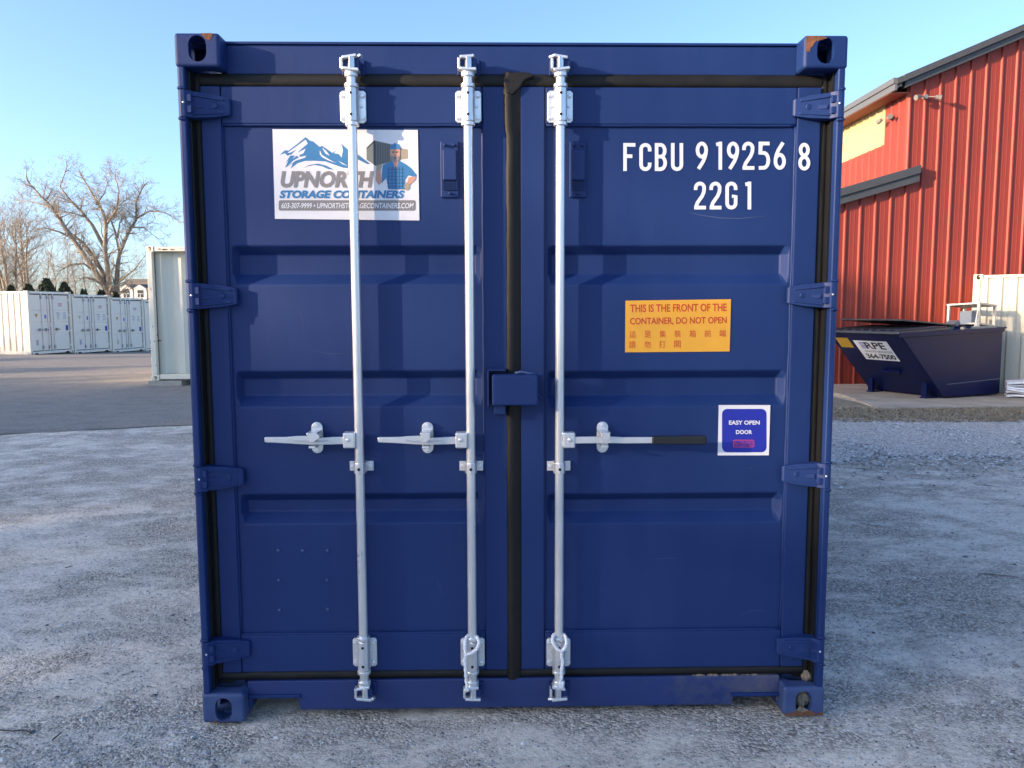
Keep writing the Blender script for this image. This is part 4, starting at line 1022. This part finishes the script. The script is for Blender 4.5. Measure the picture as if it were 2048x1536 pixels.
MB().obox(on_front(.72, .60)+nrm*.045, (0, .20, 0), d*.022, nrm*.02).build('lift_bar', DB, dump, bevel=.006)
for u in (.56, .88): MB().obox(on_front(u, .60)+nrm*.02, (0, .015, 0), d*.03, nrm*.022).build('bar_bracket', DB, dump, bevel=.004)
def decal(name, pts, m, lay):
    b = MB(); b.add([on_front(u, t)+nrm*(.002+.0006*lay) for u, t in pts], [tuple(range(len(pts)))]); b.build(name, m, dump)
# sheet seen in the photo: near edge at right.  u grows away from the camera
u0, u1, t0_, t1_ = .40, 1.15, .86, 1.36
decal('company_sheet', [(u0, t0_), (u1, t0_), (u1, t1_), (u0, t1_)], WHITEV, 0)
def dtext(name, body, a0, a1, b0, b1, m, bold=.0, lay=2):
    v, f = text_geo(body, bold); b = MB()
    b.add([on_front(u1-(u1-u0)*(a0+(a1-a0)*x), t0_+(t1_-t0_)*(b0+(b1-b0)*y))+nrm*(.002+.0006*lay) for x, y in v], f); b.build(name, m, dump)
dtext('sheet_lettering', 'RPE', .28, .86, .58, .93, INKD, .03); dtext('sheet_lettering', 'WASTE SERVICES', .14, .95, .40, .50, INKD, .01); dtext('sheet_lettering', '364-7500', .10, .95, .07, .33, INKD, .04)
for i in range(5): decal('stripe', [(u1-(u1-u0)*.13, t0_+(t1_-t0_)*(.60+.07*i)), (u1-(u1-u0)*.30, t0_+(t1_-t0_)*(.60+.07*i)), (u1-(u1-u0)*.30, t0_+(t1_-t0_)*(.635+.07*i)), (u1-(u1-u0)*.13, t0_+(t1_-t0_)*(.635+.07*i))], BLUEV, 2)
decal('yellow_sticker', [(1.24, 1.16), (1.54, 1.16), (1.54, 1.42), (1.24, 1.42)], mat('dull_yellow_sticker', (.55, .30, .02), .5, var=.2, vscale=30), 0)
# lids: closed ribbed lid at the front, one half thrown open
def top_z(x): return zF+(zB-zF)*(x-TL)/(BR-TL)
lid = MB(); lx0, lx1 = TL-.05, .05
lid.prism([(lx0, top_z(lx0)-.02), (lx0+.01, top_z(lx0)+.03), (lx1, top_z(lx1)+.06), (lx1, top_z(lx1)+.01)], -.02, WD+.02); L_ = lid.build('lid', LIDM, dump, bevel=.01)
for i in range(9):
    yy = .06+i*(WD-.12)/8; b = MB(); b.prism([(lx0+.03, top_z(lx0)+.032), (lx1-.02, top_z(lx1)+.056), (lx1-.02, top_z(lx1)+.078), (lx0+.06, top_z(lx0)+.056)], yy-.04, yy+.04); b.build('lid_rib', LIDM, L_, bevel=.008)
b = MB(); A = Vector((.55, 0, top_z(.55)+.05)); B = Vector((-.78, 0, top_z(0)+.17))
v = [p+Vector((0, w, k)) for w in (.25, WD+.02) for k in (0, .03) for p in (A, B)]
b.add(v, [(0, 1, 3, 2), (4, 6, 7, 5), (0, 4, 5, 1), (2, 3, 7, 6), (0, 2, 6, 4), (1, 5, 7, 3)]); b.build('raised_lid', LIDM, dump, bevel=.006)
MB().cyl((.58, -.01, top_z(.58)+.03), (.58, WD+.01, top_z(.58)+.03), .018, 8).build('lid_hinge_rod', DB, dump)
MB().prism([(BR-.02, zB-.05), (BR+.13, zB-.02), (BR+.13, zB+.01), (BR-.02, zB+.005)], .02, WD-.02).build('rear_ledge', DB, dump, bevel=.005)
ch = MB(); ch.tube([(BR+.10, .1, zB-.02-.05*i+.01*(i % 2)) for i in range(8)], .008, 6); ch.build('hanging_chain', STEELG, dump)
# rubbish in the bin
def LD(x, y, z): q = Vector((x, y, z)); q.rotate(Matrix.Rotation(dth, 3, 'Z')); return DO+q
ALU = mat('grey_metal_frame', (.50, .48, .43), .45, .3, var=.1)
fr = empty('shelf_frame', LD(1.14, .42, 1.02), dth+.12); tag(fr, 'discarded pale metal shelf frame sticking out of the dumpster', 'shelf frame')
fr.rotation_euler.x = R(-3); fr.rotation_euler.y = R(5)
Wf, Df, Hf = .50, .55, .60
for x in (-Wf/2, Wf/2):
    for y in (-Df/2, Df/2): MB().box(x-.022, x+.022, y-.022, y+.022, -.15, Hf).build('post', ALU, fr, bevel=.004)
MB().box(-Wf/2-.03, Wf/2+.03, -Df/2-.03, Df/2+.03, Hf, Hf+.035).build('top_shelf', ALU, fr, bevel=.006)
MB().box(-Wf/2, Wf/2, -Df/2, Df/2, .24, .27).build('lower_shelf', ALU, fr, bevel=.004)
for s in (-1, 1):
    MB().cyl((s*Wf/2, -Df/2, Hf-.02), (s*Wf/2*.6, -Df/2, Hf-.16), .012, 6).build('brace', ALU, fr)
MB().box(-.16, .06, -.1, .12, .27, .50).build('shelf_load', mat('dull_blue_grey_box', (.18, .21, .25), .6), fr, bevel=.006)
MB().cyl((-Wf/2-.16, -Df/2, -.1), (-Wf/2, -Df/2, Hf), .013, 6).build('side_strut', ALU, fr)
pk = MB(); pk.obox(LD(.95, .12, 1.235), (.42*math.cos(dth), .42*math.sin(dth), .012), (0, .05, 0), (0, 0, .022)); tag(pk.build('wood_plank', WOODB, None, bevel=.004), 'light wooden plank lying along the dumpster rim', 'plank')
bk = MB(); bk.obox(LD(.52, .40, 1.24), Vector((.17, .06, .09)), Vector((-.03, .10, 0)), Vector((-.02, 0, .035))); tag(bk.build('broken_panel', mat('grey_junk_plastic', (.13, .135, .15), .5), None, bevel=.006), 'dark grey broken panel leaning out of the dumpster before the shelf frame', 'junk')

# stack of white sheets on the pad
WSH = mat('white_plastic_sheet', (.72, .72, .76), .6, var=.04, vscale=6)
st = UZ(2001, 800); stk = empty('sheet_stack', (st.x+.10, st.y, .046), R(-30)); tag(stk, 'stack of wavy white sheets on the pad right of the dumpster', 'sheet stack')
for i in range(6):
    b = MB(); n = 30; Lx = 1.7; off = .05*math.sin(i*2.1); v = []
    for k in range(n+1):
        x = Lx*k/n; zz = .045+i*.052+.020*math.sin(x*4.2+i*.8)+.010*math.sin(x*11+i)+(.02*x if i > 3 else 0)
        for (yy, dz) in ((off, 0), (off, .030), (off+.55, .030), (off+.55, 0)): v.append((x, yy, zz+dz-.045+.005))
    f = [(k*4+j, k*4+(j+1) % 4, (k+1)*4+(j+1) % 4, (k+1)*4+j) for k in range(n) for j in range(4)]+[(0, 1, 2, 3), (n*4+3, n*4+2, n*4+1, n*4)]
    b.add(v, f); b.build('sheet', WSH, stk, smooth=False)
rag = clump('rag', (st.x+.45, st.y-.42, .085), .11, mat('dark_red_rag', (.10, .03, .025), .9), None, (1.6, .8, .42), 3); tag(rag, 'crumpled dark red rag beside the stack of white sheets', 'rag')

# ================================================================== VEGETATION AND HOUSE
BARK = mat('grey_tan_bark', (.24, .20, .15), .9, var=.25, vscale=3, bump=.5, bscale=12, bdist=.04)
TWIG = mat('pale_twigs', (.31, .26, .20), .9, var=.2, vscale=2)
EVER = mat('dark_evergreen', (.028, .042, .018), .8, var=.5, vscale=2.5)
def twigs(m, p, d, ln, r, depth, spread=.6, up_=.08, kids=3):
    pts = [p]; q = Vector(p); dd = d.normalized(); n = 4 if depth > 0 else 3
    for i in range(n):
        dd = (dd+Vector((random.gauss(0, .16), random.gauss(0, .16), random.gauss(0, .14)+up_))).normalized(); q = q+dd*ln/n; pts.append(q.copy())
    rr = [r*(1-.7*i/n) for i in range(n+1)]
    m.tube(pts, rr, 5 if r > .04 else 3, cap=False)
    if depth > 0:
        for k in range(kids):
            i = random.randint(1, n); b = pts[i]
            nd = (dd+Vector((random.gauss(0, spread), random.gauss(0, spread), random.gauss(0, spread*.7)))).normalized()
            twigs(m, b, nd, ln*random.uniform(.5, .78), max(rr[i]*.6, .008), depth-1, spread, up_, kids)
# the big tree: main limbs traced, then branched
TY = 62
TK = lambda x, y, dy=0: U(x/3.34, 320+y/3.34, TY+dy)
limbs = [([(735, 960), (738, 900), (690, 830), (640, 750), (560, 630), (480, 520), (400, 400), (340, 310), (270, 240), (190, 150)], .42, 0, -1.2),
 ([(480, 520), (400, 482), (300, 452), (240, 466)], .13, -.6, -1.4), ([(345, 318), (270, 290), (150, 275)], .09, -.8, 1),
 ([(745, 890), (690, 760), (640, 670), (560, 560), (470, 490), (430, 440), (390, 340)], .30, 0, 1.5),
 ([(735, 960), (735, 880), (722, 740), (700, 600), (708, 430), (690, 350), (640, 270), (560, 130)], .38, 0, -.8),
 ([(708, 430), (780, 330), (795, 200), (770, 120)], .14, -.4, -1.6), ([(700, 590), (620, 440), (540, 340), (470, 270), (400, 180), (440, 70)], .20, 0, 1.2),
 ([(775, 960), (780, 880), (785, 720), (797, 630), (850, 500), (910, 400), (908, 280), (950, 190)], .34, 0, .9),
 ([(796, 610), (770, 480), (740, 400), (760, 330), (850, 260)], .13, .5, 1.8), ([(905, 395), (1000, 340), (1100, 350), (1150, 380)], .11, .5, -.6),
 ([(872, 450), (960, 452), (1040, 512)], .09, .4, 1.0), ([(800, 810), (900, 730), (960, 650)], .12, 0, -.8), ([(640, 752), (560, 692), (460, 702), (400, 740), (360, 805)], .13, -.4, -1.5),
 ([(785, 520), (800, 420), (820, 380)], .10, 0, .6), ([(640, 300), (700, 220), (720, 130)], .09, 0, 1.4), ([(560, 380), (480, 350), (420, 345)], .08, .6, 2.2), ([(640, 800), (560, 780), (500, 830)], .09, -.2, -1)]
bt = empty('bare_tree', U(228, 600, TY)); bt.location.z = -1.0; tag(bt, 'large bare spreading tree with thick limbs behind the cream containers', 'tree')
def w2o(m, o): m.v = [tuple(Vector(p)-o.location) for p in m.v]; return m
tr = MB(); cr = MB()
for pts, r, d0, d1 in limbs:
    n = len(pts); P = [TK(x, y, d0+(d1-d0)*i/(n-1)) for i, (x, y) in enumerate(pts)]
    if pts[0][1] == 960: P = [Vector((P[0].x, P[0].y, -1.0))]+P
    k = len(P); tr.tube(P, [.8*r*(1-.82*i/(k-1)) for i in range(k)], 8)
    for i in range(2 if k > 5 else 1, k):
        L_ = (P[i]-P[i-1]).length; rr = r*(1-.78*i/(k-1)); nb = 8 if i > k-4 else 4
        for j in range(nb):
            t = random.random(); b = P[i-1].lerp(P[i], t); dd = (P[i]-P[i-1]).normalized()
            nd = (dd*.7+Vector((random.gauss(0, .7), random.gauss(0, .7), random.gauss(.15, .5)))).normalized()
            twigs(cr, b, nd, random.uniform(.9, 1.9)*(.8 if i > k-3 else 1), max(.020, rr*.33), 3, .62, .03, 3)
    twigs(cr, P[-1], (P[-1]-P[-2]), .9, max(.03, r*.2), 3, .6, .0, 4)
w2o(tr, bt).build('trunk', BARK, bt, smooth=True); w2o(cr, bt).build('crown', TWIG, bt)
# thinner bare trees left and behind
def thin_tree(px, ptop, Y, label, stems=3, r=.16, dep=4, spread=.5, start=.35):
    base = U(px, 640, Y); base.z = -1.0; topz = U(px, ptop, Y).z; o = empty('bare_tree', base); tag(o, label, 'tree', 'bare trees behind the far containers')
    tr = MB(); cr = MB(); Ht = topz+1.0
    for s in range(stems):
        a = random.uniform(0, 6.28); lean = random.uniform(.04, .22) if stems > 1 else .04; P = [Vector((0, 0, 0))]
        for i in range(1, 7):
            P.append(Vector((math.cos(a)*lean*Ht*i/6*random.uniform(.8, 1.1), math.sin(a)*lean*Ht*i/6, Ht*.92*i/6))+Vector((random.gauss(0, .1), random.gauss(0, .1), 0)))
        tr.tube(P, [r*(1-.85*i/6) for i in range(7)], 6)
        for i in range(2, 7):
            for j in range(5):
                b = P[i-1].lerp(P[i], random.random()); an = random.uniform(0, 6.28)
                if b.z < Ht*start: continue
                nd = Vector((math.cos(an)*spread, math.sin(an)*spread, random.uniform(.35, .9)))
                twigs(cr, b, nd, Ht*random.uniform(.12, .22), r*.22, dep-1, .45, .09, 3)
    tr.build('trunk', BARK, o, smooth=True); cr.build('crown', TWIG, o)
thin_tree(25, 436, 66, 'bushy bare tree at the left edge of the photo', 4, .20, 4, .7, .3)
thin_tree(62, 425, 70, 'bushy bare tree just left of the big spreading tree', 4, .20, 4, .7, .3)
thin_tree(-15, 450, 60, 'bare tree cut off by the left edge of the photo', 3, .18, 4, .7, .3)
for px, pt, lab in ((100, 490, 'slim bare tree behind the tallest dark evergreen'), (118, 478, 'slim bare tree between the two largest evergreens'), (140, 485, 'slim bare tree behind the golden-topped evergreen'), (158, 500, 'slim bare tree left of the big trunk, behind low branches'), (176, 495, 'slim bare tree nearest the big trunk on its left')):
    thin_tree(px, pt, 74, lab, 1, .11, 3, .35, .2)
def evergreen(px, ptop, half, Y, label):
    base = U(px, 640, Y); base.z = -.5; tz_ = U(px, ptop, Y).z; wz = half*(Y+2.9)/CF; H_ = tz_+.5
    o = empty('evergreen_shrub', base); tag(o, label, 'shrub', 'evergreen shrubs behind the far containers')
    MB().cyl((0, 0, 0), (0, 0, H_*.8), .09, 6, .03).build('trunk', BARK, o)
    b = MB()
    for i in range(2600):
        t = random.random()**.8; z = H_*(.08+.92*t); rad = wz*2.0*min(1, (1-t)*1.3+.03)**.75; a = random.uniform(0, 6.283); k = rad*random.uniform(.55, 1.0)*(1+.12*math.sin(a*5+z*4))
        c = Vector((math.cos(a)*k, math.sin(a)*k, z)); s = random.uniform(.05, .11); u_ = Vector((random.gauss(0, 1), random.gauss(0, 1), random.gauss(.8, 1))).normalized(); v_ = u_.orthogonal().normalized()
        b.add([c-v_*s*.5, c+v_*s*.5, c+u_*s*2], [(0, 1, 2)])
    me = bpy.data.meshes.new('crown'); me.from_pydata(b.v, [], b.f); me.update(); link('crown', me, EVER, o)
for px, pt, hf, lab in ((26, 573, 12, 'small dark evergreen shrub leftmost behind the containers'), (62, 571, 17, 'rounded evergreen shrub second from the left behind the containers'), (98, 559, 22, 'tallest dark evergreen shrub behind the containers'), (133, 567, 18, 'golden-topped evergreen shrub right of the tallest one'), (170, 582, 14, 'low evergreen shrub behind the second container'), (206, 583, 16, 'low evergreen shrub at the foot of the big tree'), (235, 588, 10, 'smallest evergreen shrub right of the big tree trunk')):
    evergreen(px, pt, hf, 44, lab)
# house with dormers
HY = 86
SHIN = mat('brown_grey_shingles', (.15, .125, .10), .9, var=.2, vscale=2, bump=.3, bscale=8); TRIMW = mat('white_house_trim', (.70, .68, .64), .6); GLASS = mat('dark_window_glass', (.03, .035, .04), .1)
hp = U(262, 600, HY); house = empty('house', (hp.x, HY, -1.2)); tag(house, 'white house with brown roof and two dormers beyond the far containers', 'house')
zr = U(262, 557, HY).z+1.2; zev = zr-2.9; x0h, x1h = U(218, 560, HY).x-hp.x, 9.0
MB().box(x0h+.3, x1h-.3, .6, 7.4, 0, zev+.3).build('wall', TRIMW, house)
b = MB(); b.prismx([(-.1, zev), (4, zr), (8.1, zev), (8.1, zev+.12), (4, zr+.12), (-.1, zev+.12)], x0h, x1h); b.build('roof', SHIN, house)
for s in (x0h+.3, x1h-.3): MB().prismx([(.6, zev+.2), (4, zr-.1), (7.4, zev+.2)], s-.05, s+.05).build('gable', TRIMW, house)
for px in (250, 278, 306, 334):
    xd_ = U(px, 590, HY).x-hp.x; D_ = empty('dormer'); D_.parent = house; zd = zev+.75
    MB().box(xd_-.68, xd_+.68, .35, 2.6, zd-.2, zd+1.0).build('dormer_wall', TRIMW, D_)
    MB().prism([(xd_-.85, zd+.98), (xd_+.85, zd+.98), (xd_, zd+1.55)], .25, 3.2).build('dormer_roof', TRIMW if False else SHIN, D_)
    MB().prism([(xd_-.72, zd+1.0), (xd_+.72, zd+1.0), (xd_, zd+1.44)], .22, .26).build('dormer_gable', TRIMW, D_)
    MB().box(xd_-.32, xd_+.32, .31, .345, zd+.02, zd+.86).build('dormer_window', GLASS, D_)
    MB().box(xd_-.32, xd_+.32, .29, .315, zd+.42, zd+.46).build('window_bar', TRIMW, D_); MB().box(xd_-.02, xd_+.02, .29, .316, zd+.03, zd+.415).build('window_bar', TRIMW, D_)

# wood standing sunward of the yard, out of the frame: it shades the yard
hdir = Vector((2.5, 1.0, 0)).normalized(); ndir = Vector((-hdir.y, hdir.x, 0)); tanE = .6/2.6926
def shade_z(s):                                         # height of the shade edge at the container's distance
    pts = [(-60, 2.0), (-14, 1.6), (-4, 1.3), (-1.2, 1.0), (-.5, .55), (.5, .55), (1.2, 1.0), (3, 1.7), (6, 3.0), (8.5, 3.8), (11, 3.4), (13.5, 3.4), (14.9, 3.0), (15.8, -.4), (17, -1.0), (20, -2.4), (22.5, -1.4), (25, -3.4), (28, -1.9), (31, -3.2), (33, -2.2), (40, -2.4)]
    for (a, b), (c, d_) in zip(pts, pts[1:]):
        if a <= s <= c: return b+(d_-b)*(s-a)/(c-a)
    return 1.0
wd = MB(); DIST = 46
LEAFW = mat('bare_wood_mass', (.10, .085, .06), .9, var=.3, vscale=1)
for i in range(64000):
    s = random.uniform(-34, 36); al = -DIST+random.uniform(-2.5, 2.5)
    top = shade_z(s)+DIST*tanE+(.35*math.sin(s*2.1)+.22*math.sin(s*5.3+1))*(.25 if abs(s) < 2 else 1)
    z = random.uniform(max(0, top-6), top+2.8); k = z-top
    veil = .05 if s < 4 else .05*max(0, 1-(s-4)/3)      # thin upper crowns filter the sun over the container
    p = 1 if k < -.2 else (1+(veil-1)*(k+.2)/1.2 if k < 1 else veil)
    if random.random() > p: continue
    c = hdir*al+ndir*s+Vector((0, 0, z)); q = random.uniform(.26, .46); u_ = Vector((random.gauss(0, 1), random.gauss(0, 1), random.gauss(0, 1))).normalized(); v_ = u_.orthogonal().normalized()
    wd.add([c-v_*q*.5, c+v_*q*.5, c+u_*q], [(0, 1, 2)])
for i in range(70):
    s = -34+i+random.uniform(-.4, .4); c = hdir*(-DIST+random.uniform(-2, 2))+ndir*s; h = shade_z(s)+DIST*tanE-1
    wd.tube([c, c+Vector((0, 0, h*.6)), c+Vector((.3, .2, h))], [.3, .2, .05], 5)
for i in range(1):                                      # dense understorey
    ss = [-34+k*2 for k in range(35)]
    v = []
    for s in ss:
        c = hdir*(-DIST-1)+ndir*s; hh = max(.5, shade_z(s)+DIST*tanE-4.5+.5*math.sin(s*1.7)); v += [(c.x, c.y, -1), (c.x, c.y, hh), (c.x-2, c.y-.8, hh), (c.x-2, c.y-.8, -1)]
    wd.add(v, [(k*4+j, k*4+(j+1) % 4, (k+1)*4+(j+1) % 4, (k+1)*4+j) for k in range(34) for j in range(4)])
me = bpy.data.meshes.new('woodland'); me.from_pydata(wd.v, [], wd.f); me.update(); wo = link('woodland', me, LEAFW)
wo['kind'] = 'stuff'; wo['label'] = 'dense wood standing left of the yard, outside the photo'; wo['category'] = 'wood'

# ================================================================== LOOSE STONES AND LITTER
PEB = [mat('grey_pebbles', (.38, .37, .36), .9, var=.3, vscale=40), mat('pale_pebbles', (.66, .64, .62), .9, var=.12, vscale=40), mat('dark_pebbles', (.16, .155, .15), .9, var=.3, vscale=40)]
def scatter(name, n, region, size, ms, dz=0.0, dens=None, lab='loose gravel stones lying on the worn paving', cat='gravel'):
    b = [MB() for _ in ms]
    k = 0
    while k < n:
        p = region()
        if p is None: continue
        if dens and random.random() > dens(p.x, p.y): continue
        k += 1; s = size()*random.choice((.6, .8, 1, 1, 1.3)); a = random.uniform(0, 6.28); ca, sa = math.cos(a), math.sin(a)
        ex, ey, ez = s*random.uniform(.7, 1.3), s*random.uniform(.6, 1), s*random.uniform(.35, .7); h = gz(p.x, p.y)+dz+.010*noisy(p.x*.9, p.y*.9)-.012+.004*noisy(p.x*4, p.y*4+2)
        V = [(ex, 0, 0), (0, ey, 0), (-ex, 0, 0), (0, -ey, 0), (ex*.25, ey*.2, ez)]
        V = [(p.x+x*ca-y*sa, p.y+x*sa+y*ca, h+z) for x, y, z in V]
        random.choices(b, (6, 2, 3))[0].add(V, [(0, 1, 4), (1, 2, 4), (2, 3, 4), (3, 0, 4)])
    for q, m in zip(b, ms):
        me = bpy.data.meshes.new(name); me.from_pydata(q.v, [], q.f); me.update(); o = link(name, me, m); o['kind'] = 'stuff'; o['label'] = lab; o['category'] = cat
def reg_front():
    px = random.choice((random.uniform(-80, 430), random.uniform(1630, 2130), random.uniform(380, 1700))); py = 1536+40-random.random()**1.3*720
    if 420 < px < 1640 and py < 1390: return None
    p = UZ(px, py); return p if -1.6 < p.y < 6.5 and not (abs(p.x) < 1.22 and p.y > .0) else None
dens = lambda x, y: .25+.75*max(0, min(1, .5+.9*noisy(x*.7+1, y*.8)))
scatter('loose_gravel', 30000, reg_front, lambda: random.uniform(.0022, .0065), PEB, 0.0, dens)
scatter('larger_stones', 260, reg_front, lambda: random.uniform(.009, .016), PEB, 0.0, None, 'scattered larger stones among the gravel', 'stones')
def reg_right():
    p = UZ(random.uniform(1640, 2120), random.uniform(834, 900)+random.expovariate(1/14)); return p
scatter('crushed_stones', 16000, reg_right, lambda: random.uniform(.010, .022), PEB, .012, None, 'bluish crushed stone in front of the dumpster pad', 'gravel')
# dead leaves and grass on the strip before the pad
LEAF = mat('dead_leaves', (.24, .15, .08), .9, var=.4, vscale=9); STRAW = mat('dead_grass', (.32, .27, .18), .9, var=.3, vscale=9)
lv = MB(); gr = MB()
for i in range(5200):
    px = random.uniform(1640, 2110); py = random.uniform(817, 846); p = UZ(px, py)
    a = random.uniform(0, 6.28); s = random.uniform(.012, .032); u_ = Vector((math.cos(a), math.sin(a), random.gauss(0, .25)))*s; v_ = Vector((-math.sin(a), math.cos(a), random.gauss(0, .4)))*s*.6; c = Vector((p.x, p.y, .020))
    if i % 3 == 0: lv.add([c-u_, c-v_, c+u_, c+v_], [(0, 1, 2, 3)])
    else:
        t = Vector((random.gauss(0, .04), random.gauss(0, .04), random.uniform(.01, .05))); w = Vector((math.cos(a), math.sin(a), 0))*.005; gr.add([c-w, c+w, c+t], [(0, 1, 2)])
for q, nm, m, lab, cat in ((lv, 'dead_leaves', LEAF, 'brown dead leaves along the edge of the concrete pad', 'leaves'), (gr, 'dead_grass', STRAW, 'dry straw-coloured grass along the edge of the concrete pad', 'grass')):
    me = bpy.data.meshes.new(nm); me.from_pydata(q.v, [], q.f); me.update(); o = link(nm, me, m); o['kind'] = 'stuff'; o['label'] = lab; o['category'] = cat
# twigs on the ground, lower left
for (pts, lab) in ((((0, 1462), (25, 1464), (45, 1462), (62, 1467)), 'thin dark twig at the lower left edge of the photo'), (((105, 1482), (112, 1476), (123, 1467)), 'short dark twig right of the twig at the lower left edge'), (((130, 1137), (138, 1135), (145, 1133)), 'tiny twig on the dusty ground left of the container')):
    tag(MB().tube([UZ(x, y)+Vector((0, 0, .004)) for x, y in pts], .0028, 5).build('twig', mat('dark_twig', (.05, .045, .04), .9), None), lab, 'twig', 'twigs on the ground')
